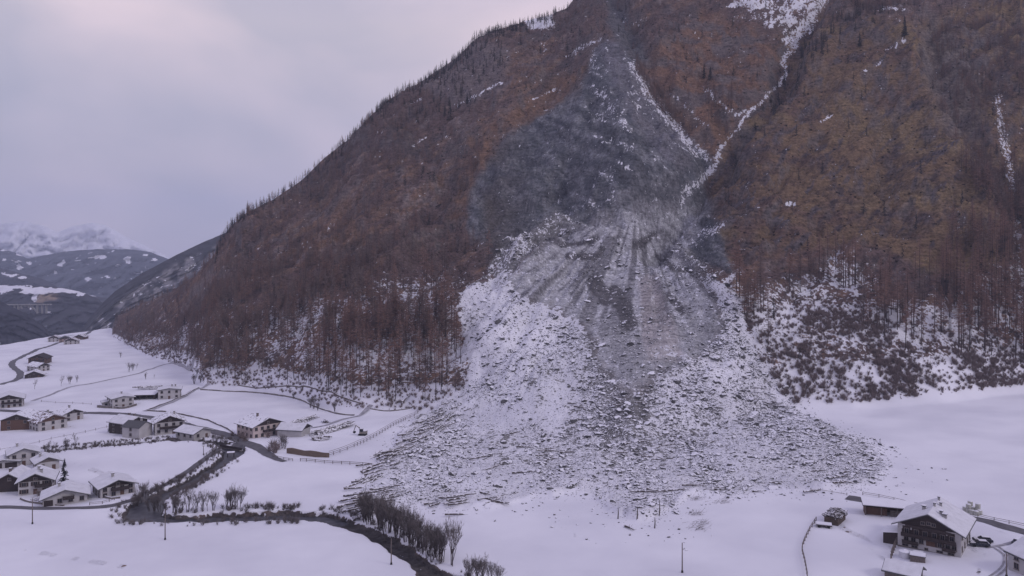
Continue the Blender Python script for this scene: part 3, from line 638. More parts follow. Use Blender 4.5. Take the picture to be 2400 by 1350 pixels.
def bare_tree(seed, H=12., stems=3, depth=5, spread=.34, w0=.11):
    random.seed(seed); T, C = MB(), MB()
    def grow(p, d, L_, r, k):
        q = p + d * L_
        if k <= 1: T.tube([p, q], [r, r * .75], 4, caps=False)
        else: tri(C, p, q, max(.05, r * 1.7))
        if k >= depth: return
        for _ in range(3 if k > 0 else 3):
            nd = (d + Vector((random.gauss(0, spread), random.gauss(0, spread), random.uniform(0, .35)))).normalized()
            grow(p.lerp(q, random.uniform(.35, 1)), nd, L_ * random.uniform(.60, .88), r * .60, k + 1)
    for s_ in range(stems):
        a = random.uniform(0, 6.283); sp_ = .12 if stems > 1 else .02
        grow(Vector((math.cos(a) * .3, math.sin(a) * .3, -.3)), Vector((math.cos(a) * sp_, math.sin(a) * sp_, 1)).normalized(), H * .30, w0, 0)
    return T, C
def bush(seed, n=120, Rr=1.6, Hh=2.6, wide=.085):
    random.seed(seed); C = MB()
    for i in range(n):
        a = random.uniform(0, 6.283); r = Rr * math.sqrt(random.random()) * .5; el = random.uniform(.5, 1.5)
        p = Vector((math.cos(a) * r * .5, math.sin(a) * r * .5, random.uniform(-.2, Hh * .4))); d = Vector((math.cos(a) * math.cos(el), math.sin(a) * math.cos(el), math.sin(el)))
        tri(C, p, p + d * random.uniform(.5, 1) * Hh * .8, wide)
    return C
LV = [larch(100 + i, 120, 8, .20, random.Random(i).uniform(.20, .42), random.Random(i + 50).uniform(.13, .19)) for i in range(8)]
LVm = [(t.mesh('trunk', M['bark']), c.mesh('crown', M['larch'] if i % 3 else M['larch_grey'])) for i, (t, c) in enumerate(LV)]
LVt = [(t.mesh('trunk', M['bark']), c.mesh('crown', M['larch'])) for t, c in [larch(150 + i, 80, 6, .16, random.Random(i).uniform(.36, .55), random.Random(i + 5).uniform(.10, .15)) for i in range(6)]]
def merged(T, C, m1, m2, name):
    mb = MB(); mb.add(T.v, T.f, 0); mb.add(C.v, C.f, 1); return bpy.data.objects.new(name, mb.mesh(name, [m1, m2]))   # a source for the masses, never linked
LO = [merged(*larch(200 + i, 64, 5, .34, .24, .18), M['bark'], M['larch'] if i % 2 else M['larch_grey'], 'larch_source') for i in range(5)]
SPm = [(t.mesh('trunk', M['bark']), c.mesh('crown', M['spruce'])) for t, c in [spruce(300 + i, 130, 5, (.16, .2, .14)[i]) for i in range(3)]]
SO = [merged(*spruce(320 + i, 50, 3), M['bark'], M['spruce'], 'spruce_source') for i in range(3)]
BTm = [(t.mesh('trunk', M['bark'], False), c.mesh('crown', M['twig'])) for t, c in [bare_tree(400 + i, (9, 10, 8, 11, 9)[i], (4, 3, 1, 3, 5)[i], 5, (.26, .24, .36, .22, .3)[i]) for i in range(5)]]
BUm = [bush(500 + i, 130).mesh('shrub', M['shrub']) for i in range(4)]
BO = [bpy.data.objects.new('shrub_source', bush(520 + i, 46, wide=.2).mesh('shrub_source', M['shrub'])) for i in range(4)]

def scatter(name, pts, rotz, scl, src, label, seedidx=None, rot3=None):
    """one mass: points carrying geometry-node instances of the source meshes"""
    me = bpy.data.meshes.new(name); me.from_pydata([tuple(p) for p in pts], [], [])
    n = len(pts)
    a = me.attributes.new('rot', 'FLOAT_VECTOR', 'POINT'); rr = np.zeros((n, 3), np.float32); rr[:, 2] = rotz
    if rot3 is not None: rr[:, :2] = rot3
    a.data.foreach_set('vector', rr.ravel())
    a = me.attributes.new('scl', 'FLOAT_VECTOR', 'POINT'); a.data.foreach_set('vector', np.asarray(scl, np.float32).reshape(n, -1).repeat(3 if np.ndim(scl) == 1 else 1, axis=1).ravel())
    a = me.attributes.new('idx', 'INT', 'POINT'); a.data.foreach_set('value', rng.integers(0, len(src), n).astype(np.int32))
    o = link_mesh(name, me); tag(o, label, None, None, 'stuff')
    g = bpy.data.node_groups.new(name, 'GeometryNodeTree'); g.interface.new_socket('Geometry', in_out='INPUT', socket_type='NodeSocketGeometry'); g.interface.new_socket('Geometry', in_out='OUTPUT', socket_type='NodeSocketGeometry')
    gi = g.nodes.new('NodeGroupInput'); go = g.nodes.new('NodeGroupOutput'); jn = g.nodes.new('GeometryNodeJoinGeometry'); io = g.nodes.new('GeometryNodeInstanceOnPoints')
    for s_ in src:
        oi = g.nodes.new('GeometryNodeObjectInfo'); oi.inputs['Object'].default_value = s_; oi.inputs['As Instance'].default_value = True; g.links.new(oi.outputs['Geometry'], jn.inputs[0])
    def na(nm, tp):
        x = g.nodes.new('GeometryNodeInputNamedAttribute'); x.data_type = tp; x.inputs[0].default_value = nm; return x.outputs[0]
    g.links.new(gi.outputs[0], io.inputs['Points']); g.links.new(jn.outputs[0], io.inputs['Instance']); io.inputs['Pick Instance'].default_value = True
    g.links.new(na('idx', 'INT'), io.inputs['Instance Index']); g.links.new(na('rot', 'FLOAT_VECTOR'), io.inputs['Rotation']); g.links.new(na('scl', 'FLOAT_VECTOR'), io.inputs['Scale'])
    g.links.new(io.outputs[0], go.inputs[0])
    md = o.modifiers.new('instances', 'NODES'); md.node_group = g
    return o
cellA = np.zeros(X.shape); cellA[:-1] = (rowD[1:, None] - rowD[:-1, None]) * Dg[:-1] * np.gradient(colpx)[None, :] / F
def sample(dens, n, need_vis=True, jit=1.0):
    wgt = dens * cellA * ((vis | (PY < cm + 12)) if need_vis else 1) * ((colpx > -120) & (colpx < 2520))[None, :]
    wgt = wgt.ravel(); p = wgt / wgt.sum(); k = rng.choice(len(p), n, p=p)
    d = Dg.ravel()[k]; px = PXg.ravel()[k] + rng.uniform(-.6, .6, n) * np.broadcast_to(np.gradient(colpx)[None, :], PXg.shape).ravel()[k]; d = d + rng.uniform(-1, 1, n) * jit
    x = (px - CX) / F * d; z = np.array([hz(a, b) for a, b in zip(x, d)])
    return np.stack([x, d, z], 1), px, PY.ravel()[k]
def sden(P, k=1.0): return zone(P, k)
clump = sst(.36, .58, fbm(X / 26, Dg / 26, 3, 111))
clumpb = sst(.42, .62, fbm(ribv / 60, ribu / 200, 3, 112))
fanx = sst(.15, .02, fan)
below = sst(-20, 30, PY - bl)
sil_y = ip(colpx, SIL)[None, :]
# larches
LEFTF = [(262, 770), (330, 705), (460, 640), (540, 520), (860, 270), (1120, 85), (1330, 10), (1400, 40), (1380, 110), (1250, 230), (1150, 320), (1080, 480), (1130, 600), (1150, 640), (1080, 720), (1070, 780), (1090, 900), (1060, 950), (960, 968), (860, 965), (760, 955), (640, 915), (520, 900), (460, 880), (350, 838), (300, 806)]
dl = sden(LEFTF, .5) * (mt > .1) * fanx
nearfoot = sst(250, 60, Dg - Df[None, :])
dl = dl * (.30 + 1.0 * clumpb) * (1.1 + 1.6 * sst(560, 700, PY)) * (1 - .55 * sst(820, 900, PY) * sst(760, 500, PXg)) * (.5 + .6 * clump)
dl *= 1 - .75 * np.clip(zone(LR, 1), 0, 1)
dl *= 1 - .62 * sst(780, 880, PY) * sst(700, 850, PXg)
tb = sst(1100, 1240, PXg + (PY - 300) * .3)
RIGHTF = [(1700, 650), (1850, 680), (1960, 600), (2060, 690), (2200, 670), (2400, 620), (2500, 620), (2500, 900), (2400, 860), (2300, 850), (2150, 830), (2050, 800), (1960, 700), (1880, 720), (1820, 800), (1760, 820), (1700, 740)]
dr = sden(RIGHTF, .5) * (mt > .1) * fanx * (.25 + clump) * 1.6 * (.55 + .6 * sst(1960, 2080, PXg)) * np.where((PXg > 1800) & (PXg < 2060) & (PY > 690), .25, 1)
UPR = [(1440, 0), (1700, -10), (1830, 130), (1700, 330), (1560, 220), (1480, 120)]
UPR2 = [(1900, 60), (2140, 60), (2200, 300), (2330, 420), (2380, 620), (2200, 600), (2350, 350), (2420, 200), (2420, -20), (2000, -20), (1700, 330), (1850, 160)]
du = (sden(UPR, .5) * .35 + sden(UPR2, .6) * .55 + zone([(2250, 380), (2420, 380), (2420, 640), (2330, 600)], .4) * 1.2) * (mt > .1) * (.1 + clump) * (.2 + clumpb)
du = np.maximum(du, .9 * sst(1.2, .4, dline(PXg, PY, [(1480, 150), (1560, 260), (1640, 330)]) / 14) * (PXg > 1490))
P1, px1, py1 = sample(dl, 3300); P2, px2, py2 = sample(dr, 270); P3, px3, py3 = sample(du, 1500)
Pl = np.vstack([P1, P2, P3]); plx = np.concatenate([px1, px2, px3]); ply = np.concatenate([py1, py2, py3])
def hgt(D_): return np.interp(D_, [380, 450, 600, 800, 1000], [25, 25, 15, 9.5, 8])
hl = hgt(Pl[:, 1]) * rng.uniform(.62, 1.2, len(Pl))
app = hl / Pl[:, 1] * ((plx > -10) & (plx < 2410) & (ply < 1350) & (ply > 0))
order = np.argsort(-app); top = order[:290]; rest = order[290:]
scatter('larch_forest', Pl[rest], rng.uniform(0, 6.28, len(rest)), hl[rest] / 20, LO, 'mass of bare reddish larches covering the mountain slopes')
def tree_obj(name, loc, h, meshes, H0, label, cat, group, rz=None, tilt=0, wide=1):
    r = empty(name, loc, random.uniform(0, 6.28) if rz is None else rz, label, cat, group); s_ = h / H0; r.scale = (s_ * wide, s_ * wide, s_)
    if tilt: r.rotation_euler[1] = tilt
    link_mesh('trunk', meshes[0], r); link_mesh('crown', meshes[1], r); return r
random.seed(5)
for i in top:
    px_, py_ = plx[i], ply[i]
    if px_ < 700: lb, gp = 'bare larch in the open wood above the village meadows', 'larches above the village meadows'
    elif px_ < 980: lb, gp = 'tall bare reddish larch low on the slope left of the debris fan', 'larches low on the left slope'
    elif px_ < 1500: lb, gp = 'bare larch in the wood edge bordering the left side of the debris fan', 'larches bordering the left of the debris fan'
    elif px_ < 1960: lb, gp = 'bare larch on the rocky ground bordering the right side of the debris fan', 'larches bordering the right of the debris fan'
    elif px_ < 2200: lb, gp = 'thin trunked larch on the snowy slope above the right meadow', 'larches above the right meadow'
    else: lb, gp = 'tall thin trunked larch in the snowy grove at the right edge', 'larches in the right grove'
    tree_obj('larch_tree', Pl[i], hl[i] * (1.12 if px_ > 1900 else 1), random.choice(LVt if px_ > 1900 or py_ > 820 else LVm), 20, lb, 'larch', gp)
# spruces: skyline, dark patch near the gully, a few singles
sk = sst(34, 8, PY - sil_y) * (PXg < 1340) * (PXg > 500) * (Dg < Dr[None, :] + 8)
P4, a4, b4 = sample(sk * (.4 + clump), 620)
dk = zone([(1925, 70), (2010, 0), (2080, 10), (2050, 60), (1960, 110), (1880, 190), (1800, 290), (1790, 260), (1870, 140)], .5) * 1.0 + .25 * zone([(960, 100), (1200, 60), (1230, 110), (1100, 260), (1000, 330), (900, 300)], 1) + .03 * (mt > .5) * fanx * (1 - chm) * (1 - rk) + .5 * zone([(1030, 230), (1080, 230), (1070, 290), (1030, 290)], .3)
P5, a5, b5 = sample(dk, 620)
Ps = np.vstack([P4, P5]); hs = np.interp(Ps[:, 1], [380, 600, 900], [10, 9, 9]) * rng.uniform(.6, 1.35, len(Ps)); hs[:620] *= .82
scatter('spruce_forest', Ps, rng.uniform(0, 6.28, len(Ps)), hs / 20, SO, 'dark spruces scattered along the ridge and gullies')
for px_, py_, h, lb in ((2120, 88, 20, 'largest dark spruce standing alone near the top of the right spur'), (2015, 110, 14, 'dark spruce below the lone large spruce of the right spur'), (1650, 185, 14, 'left of the two dark spruces on the brown slope by the gully'), (1665, 188, 13, 'right of the two dark spruces on the brown slope by the gully'),
                         (1055, 282, 16, 'broad dark spruce halfway up the left ridge'), (1095, 245, 12, 'dark spruce on the snowy ledge of the left ridge'), (488, 602, 11, 'dark spruce at the left end of the skyline'), (150, 1133, 8.5, 'dark conifer standing in the snow behind the lower chalets'),
                         (256, 1013, 5, 'small dark conifer beside the grey roofed houses'), (152, 1092, 3, 'round dark conifer at the end of the garden hedge'), (2300, 640, 11, 'dark spruce among the larches of the right slope')):
    p = at(px_, py_); tree_obj('spruce_tree', p, h, SPm[hash(lb) % 3 if False else len(lb) % 3], 20, lb, 'spruce', 'dark conifers')
# shrubs
sh_l = (mt > .02) * (PXg < 1100) * below * fanx * (.3 + clump + 2.2 * sst(45, 15, Dg - Df[None, :])) * sst(300, 460, PXg + (PY - 700))
sh_r = (1 - .75 * sst(2040, 2100, PXg) * sst(850, 800, PY)) * (mt > .02) * (PXg > 1740) * sst(680, 790, PY) * fanx * (.35 + clump) * 2.2
sh_u = (mt > .5) * sst(690, 600, PY) * (1 - rk) * fanx * .13 * (PXg > 1000) * (1 - chm)
P6, a6, b6 = sample(sh_l, 4200); P7, a7, b7 = sample(sh_r, 4300); P8, a8, b8 = sample(sh_u, 5000)
Pb = np.vstack([P6, P7, P8]); bxx = np.concatenate([a6, a7, a8]); byy = np.concatenate([b6, b7, b8])
sb = rng.uniform(.25, 1.15, len(Pb)) ** 1.5 * np.where(np.arange(len(Pb)) < 4200, .85, np.where(np.arange(len(Pb)) < 8500, 1.02, .7))
ordb = np.argsort(-(sb / Pb[:, 1]) * (bxx > 0) * (bxx < 2400) * (np.arange(len(Pb)) < 8500)); tb_, rb_ = ordb[:160], ordb[160:]
lo_ = rb_[rb_ < 8500]; hi_ = rb_[rb_ >= 8500]
scatter('undergrowth', Pb[lo_], rng.uniform(0, 6.28, len(lo_)), sb[lo_], BO, 'low bare shrubs scattered over the snowy foot slopes')
JO = [bpy.data.objects.new('dwarf_bush_source', bush(560 + i, 40, 1.8, 1.3, .3).mesh('dwarf_bush_source', M['juniper'])) for i in range(3)]
scatter('dwarf_bushes', Pb[hi_], rng.uniform(0, 6.28, len(hi_)), sb[hi_] * 1.5, JO, 'small dark dwarf bushes dotting the brown upper slopes')
for i in tb_:
    lb, gp = ('dark bare shrub in the snow at the foot of the left slope', 'shrubs at the foot of the left slope') if bxx[i] < 1200 else ('dark bare shrub in the snow at the foot of the right slope', 'shrubs at the foot of the right slope')
    o = link_mesh('shrub', random.choice(BUm), None, Pb[i]); o.scale = [sb[i] * 1.3] * 3; o.rotation_euler[2] = random.uniform(0, 6.28); tag(o, lb, 'shrub', gp)
# bare trees by the river and in the village
def bare(px_, py_, h, lb, gp, k=None, wide=1.0):
    p = at(px_, py_); k = random.randrange(5) if k is None else k
    return tree_obj('bare_tree', p, h, BTm[k], (9, 10, 8, 11, 9)[k] * 1.05, lb, 'bare tree', gp, wide=wide)
random.seed(12)
for x_, y_, h in [(350, 1204, 7), (362, 1204, 8), (374, 1204, 9), (388, 1203, 6), (404, 1203, 8.5), (412, 1203, 7), (424, 1202, 6), (440, 1201, 10), (450, 1201, 6), (462, 1200, 7), (476, 1199, 8), (488, 1198, 7.5), (500, 1197, 8)]:
    bare(x_, y_, h, 'slender bare tree in the row on the river bank below the open meadow', 'row of bare trees by the lower river')
for x_, y_, h in [(530, 1194, 8), (542, 1194, 9), (550, 1194, 9.5), (560, 1193, 9)]:
    bare(x_, y_, h, 'bare tree in the small clump standing right of the river bank row', 'small clump of riverside trees')
for i in range(64):
    t = i / 63; x_ = 845 + 195 * t + random.uniform(-9, 9); y_ = 1224 + 104 * t ** 1.1 + random.uniform(-18, 0) ; bare(x_, y_, random.uniform(7.5, 12.0) , 'dense bare tree in the dark thicket lining the river at the toe of the debris', 'dark riverside thicket', wide=.95)
bare(1058, 1326, 15, 'tall round crowned bare tree standing at the end of the riverside thicket', 'single tall riverside tree', 0, .8)
for x_, y_, h in [(1100, 1368, 8), (1118, 1362, 7.5), (1130, 1366, 8), (1148, 1364, 6.5), (1168, 1370, 6)]: bare(x_, y_, h, 'low bare tree cut by the bottom edge beyond the thicket', 'bare trees at the bottom edge', 4)
for x_, y_, h in [(322, 1190, 7), (314, 1196, 6), (330, 1178, 9), (318, 1182, 8), (338, 1170, 7)]: bare(x_, y_, h, 'bare tree at the sharp river bend below the chalets', 'bare trees at the river bend')
for x_, y_, h in [(106, 1062, 5), (116, 1061, 6), (130, 1060, 5), (155, 1054, 6.5), (176, 1050, 8)]: bare(x_, y_, h, 'bare tree along the stony stream behind the lower chalets', 'bare trees along the stream')
for x_, y_, h, lb in [(82, 912, 9, 'bare tree on the brown hump below the dark farm roofs'), (144, 905, 10, 'lone bare tree in the upper meadow left of the hump'), (163, 900, 8, 'leaning bare tree beside a low mound in the upper meadow'), (180, 896, 6, 'thin bare tree right of the low mound in the upper meadow'),
                      (302, 872, 9, 'left of the bare trees above the field track'), (311, 868, 8, 'second bare tree above the field track'), (321, 864, 6, 'third bare tree above the field track'), (342, 889, 6, 'bare tree in the meadow below the field track'), (361, 887, 4, 'small bare tree in the meadow right below the field track'),
                      (283, 838, 7, 'bare tree at the wood edge above the village meadow')]: bare(x_, y_, h, lb, 'scattered bare meadow trees')
for x_, y_, h in [(500, 1035, 5), (508, 1040, 5), (520, 1042, 6), (530, 1046, 4), (470, 1095, 4), (485, 1088, 4), (500, 1080, 5), (512, 1072, 4)]: bare(x_, y_, h, 'bare streamside tree near the bridge', 'bare trees near the bridge', 4)
for x_, y_, h in [(662, 1050, 8), (668, 1052, 6), (735, 958, 9), (728, 955, 8), (745, 962, 6), (688, 935, 5), (455, 900, 9), (462, 880, 7), (470, 895, 8), (784, 965, 7)]: bare(x_, y_, h, 'bushy bare tree at the lower edge of the larch wood', 'bare trees at the wood edge', 4)
# river bank shrubs
bm_ = (rd < rw * .5 + 5) & (rd > rw * .5 + .3) & (Dg < 400)
P9, a9, b9 = sample(bm_.astype(float) * (.2 + clump ** 2), 1100)
keep = (P9[:, 1] < 400) & ~((a9 > 700) & (b9 > 1222 + (a9 - 800) * .52)) & ~((a9 > 560) & (a9 < 640) & (b9 < 1080)); P9 = P9[keep]
KO = [bpy.data.objects.new('bank_shrub_source', bush(580 + i, 50, 1.5, 2.6, .14).mesh('bank_shrub_source', M['twig'])) for i in range(3)]
scatter('bank_shrubs', P9, rng.uniform(0, 6.28, len(P9)), rng.uniform(.2, .6, len(P9)) * (1 + .5 * (P9[:, 1] < 300)), KO, 'low bare shrubs along the river banks')

# ------------------------------------------------------------------ rubble, boulders and logs of the slide
def rockmesh(seed, k=1.0):
    r_ = np.random.default_rng(seed); import bmesh
    bm = bmesh.new(); bmesh.ops.create_icosphere(bm, subdivisions=2, radius=.5)
    s_ = r_.uniform(.7, 1.3, 3); s_[2] *= .6
    pl = [(Vector(r_.normal(size=3)).normalized(), r_.uniform(.28, .42)) for _ in range(7)]
    for v in bm.verts:
        for n_, d in pl:
            e = v.co.dot(n_) - d
            if e > 0: v.co -= n_ * e
        v.co = Vector((v.co.x * s_[0], v.co.y * s_[1], v.co.z * s_[2])) * (1 + r_.normal() * .03)
    me = bpy.data.meshes.new('boulder'); bm.to_mesh(me); bm.free(); me.materials.append(M['rock']); return me
RM = [rockmesh(700 + i) for i in range(6)]
RO = [bpy.data.objects.new('rock_source', m_) for m_ in RM]
PYc = PY
dd = np.clip(fsoft * 1.25 - .12, 0, 1) ** 1.3 * (.45 + .9 * fbm(X / 24, Dg / 24, 3, 58) ** 1.5) * np.clip(1 - chm, .15, 1) * (.25 + .9 * sst(.38, .6, n_mid)) * (.35 + .8 * sst(1200, 1500, PXg + (PY - 900) * .3 + jx * 1.5 + JT[0][0]) + .5 * sst(900, 1100, PY)) * np.where(PXg > 1860, .55, 1)
Pr, ar, br_ = sample(dd, 72000, jit=1)
szr = np.clip(rng.pareto(2.3, len(Pr)) * .22 + .25, .23, 2.5) * np.interp(Pr[:, 1], [230, 330, 520], [.85, 1.15, 1.5])
# stray stones thrown over the meadow
st = .35 * (fsoft > .02) + (zone([(1150, 1180), (1480, 1180), (1660, 1170), (1700, 1250), (1600, 1300), (1440, 1290), (1250, 1240)], 1) * 1.0 + zone([(1860, 970), (2120, 1060), (2230, 1120), (2100, 1160), (1980, 1170), (1800, 1160)], 1) * 1.2) * (1 - np.clip(fan, 0, 1))
Pst, ast, bst = sample(st, 1300)
allr = np.vstack([Pr, Pst]); szs = np.concatenate([szr, rng.uniform(.2, 1.0, len(Pst)) ** 1.4])
orr = np.argsort(-szs / allr[:, 1]); tr_, rr_ = orr[:230], orr[230:]
allr[:, 2] += szs * .05
sc3 = szs[:, None] * np.stack([rng.uniform(.8, 1.4, len(szs)), rng.uniform(.8, 1.4, len(szs)), rng.uniform(.6, 1.3, len(szs))], 1)
scatter('rubble', allr[rr_], rng.uniform(0, 6.28, len(rr_)), sc3[rr_], RO, 'broken slate rubble of the rockslide dusted with snow', rot3=rng.uniform(-.7, .7, (len(rr_), 2)))
for i in tr_:
    o = link_mesh('boulder', random.choice(RM), None, allr[i]); o.scale = sc3[i]; o.rotation_euler = (random.uniform(-.3, .3), random.uniform(-.3, .3), random.uniform(0, 6.28))
    tag(o, 'snow dusted slate boulder lying on the debris fan', 'boulder', 'boulders on the debris fan')
def logmesh(seed, L_=10.):
    random.seed(seed); mb = MB(); b_ = random.uniform(-.3, .3)
    mb.tube([(-L_ / 2, 0, 0), (-L_ * .2, b_ * .5, .05), (L_ * .2, b_, .1), (L_ / 2, 0, 0)], [.34, .3, .22, .1], 7)
    for _ in range(7):
        x = random.uniform(-.3, .48) * L_; a = random.uniform(0, 6.28); l_ = random.uniform(.4, 1.3); mb.tube([(x, 0, 0), (x + .3, math.cos(a) * l_, math.sin(a) * l_)], [.06, .02], 4)
    return mb.mesh('fallen_log', M['log'])
LG = [logmesh(900 + i) for i in range(5)]
def log_at(p, L_, ang, tilt=0, lb='bare fallen trunk lying along the left rim of the debris fan', gp='fallen trunks on the debris rim', lift=.35, thick=1.0):
    o = link_mesh('fallen_log', random.choice(LG), None, (p[0], p[1], p[2] + lift)); s_ = L_ / 10; o.scale = (s_, thick, thick); o.rotation_euler = (0, -tilt, ang); tag(o, lb, 'log', gp); return o
random.seed(44)
def along(P, n, spread, Lr, amin, amax, **k):
    seg = smooth_path([(a, b) for a, b in P], 4.)
    for _ in range(n):
        q = seg[random.randrange(len(seg))]; p = at(q[0] + random.gauss(0, spread), q[1] + random.gauss(0, spread * .6)); log_at(p, random.uniform(*Lr), R(random.uniform(amin, amax)), R(random.uniform(-8, 8)), **k)
along([(935, 1058), (960, 1030), (1000, 1000), (1080, 960)], 46, 16, (7, 17), 45, 85)
along([(850, 1130), (880, 1095), (920, 1060)], 34, 12, (5, 12), 35, 80)
along([(838, 1175), (900, 1165), (880, 1190), (850, 1200)], 60, 15, (4, 11), -10, 60, lb='snowy trunk in the tangled heap where the debris meets the river', gp='tangled trunks by the river', lift=.7)
along([(1010, 1185), (1100, 1170), (1180, 1180)], 15, 18, (3, 8), -40, 50, lb='broken trunk on the snow along the front of the debris fan', gp='broken trunks along the debris front')
along([(1500, 1160), (1750, 1150), (1930, 1130), (2010, 1110)], 13, 26, (3, 10), -30, 30, lb='long broken trunk on the lower right apron of the debris', gp='trunks on the lower right apron')
along([(1740, 880), (1800, 940), (1850, 980)], 16, 12, (6, 14), -70, -40, lb='trunk lying down the right rim of the debris fan', gp='trunks on the right rim')
along([(1200, 1100), (1400, 1000), (1600, 1050)], 26, 60, (4, 10), -30, 50, lb='trunk lying among the rubble in the middle of the fan', gp='trunks among the rubble')
for a_, b_, ln, an in ((880, 1100, 13, -50), (886, 1092, 12, 30), (1030, 985, 20, 60), (1065, 975, 18, -50), (1020, 1010, 16, 62), (960, 930, 17, 68)): log_at(at(a_, b_), ln, R(an), R(10), lb='especially long trunk thrown across the others on the rim', gp='longest trunks on the rim', thick=1.3)
for x_, y_, h in ((1448, 1216, 3.2), (1493, 1215, 3.4), (1545, 1208, 4.4), (1534, 1238, 3)):
    p = at(x_, y_); mb = MB(); mb.tube([(0, 0, -.5), (.15, 0, h * .5), (.1, 0, h)], [.2, .15, .08], 6); [mb.tube([(0, 0, h * t), (math.cos(a) * .7, math.sin(a) * .7, h * t + .3)], [.05, .02], 4) for t, a in ((.5, 1), (.7, 3), (.85, 5))]
    o = mb.build('broken_trunk', M['log'], None, p); tag(o, 'splintered trunk still standing upright at the tip of the debris', 'tree stump', 'standing splintered trunks')
o = log_at(at(1475, 1240), 4, R(-60), lb='short trunk lying alone on the clean snow below the fan tip', gp='lone trunk')
for x_, y_ in ((1625, 1170), (1690, 1178), (1628, 1205), (1640, 1228), (1635, 1240)):
    mb = MB(); random.seed(x_ + y_)
    for _ in range(60):
        a = random.uniform(-.6, 1.2); p0 = Vector((random.gauss(0, 1.6), random.gauss(0, 1.1), random.uniform(0, .5))); tri(mb, p0, p0 + Vector((math.cos(a), math.sin(a), random.uniform(-.1, .5))) * random.uniform(.8, 2.4), .08)
    o = mb.build('brushwood', M['twig'], None, at(x_, y_)); tag(o, 'flattened brushwood poking through the snow below the fan', 'brushwood', 'brushwood below the fan')

# ------------------------------------------------------------------ buildings
def window_mb(mb, w_, h, frame=.12, shutters=False, depth=.10):
    """window lying in the xz plane at y=0, facing -y: glass, frame bars, optional shutters"""
    mb.box(0, 0, 0, w_, .06, h, 1)
    for sx in (-1, 1): mb.box(sx * (w_ / 2 + frame / 2), -.03, 0, frame, depth, h + 2 * frame, 0)
    for sz in (-1, 1): mb.box(0, -.03, sz * (h / 2 + frame / 2), w_, depth, frame, 0)
    mb.box(0, -.045, 0, .07, .05, h, 0)
    mb.box(0, -.10, -h / 2 - frame - .04, w_ + .5, .22, .07, 0)
    if shutters:
        for sx in (-1, 1): mb.box(sx * (w_ / 2 + frame + w_ * .28), -.05, 0, w_ * .5, .07, h + .15, 2)
_wc = {}
def window(parent, x, y, z, rz, w_=1.1, h=1.3, shutters=False, name='window'):
    k = (round(w_, 2), round(h, 2), shutters)
    if k not in _wc:
        mb = MB(); window_mb(mb, w_, h, shutters=shutters); _wc[k] = mb.mesh('window', [M['frame'], M['glass'], M['shutter']])
    o = link_mesh(name, _wc[k], parent, (x, y, z)); o.rotation_euler[2] = rz; return o
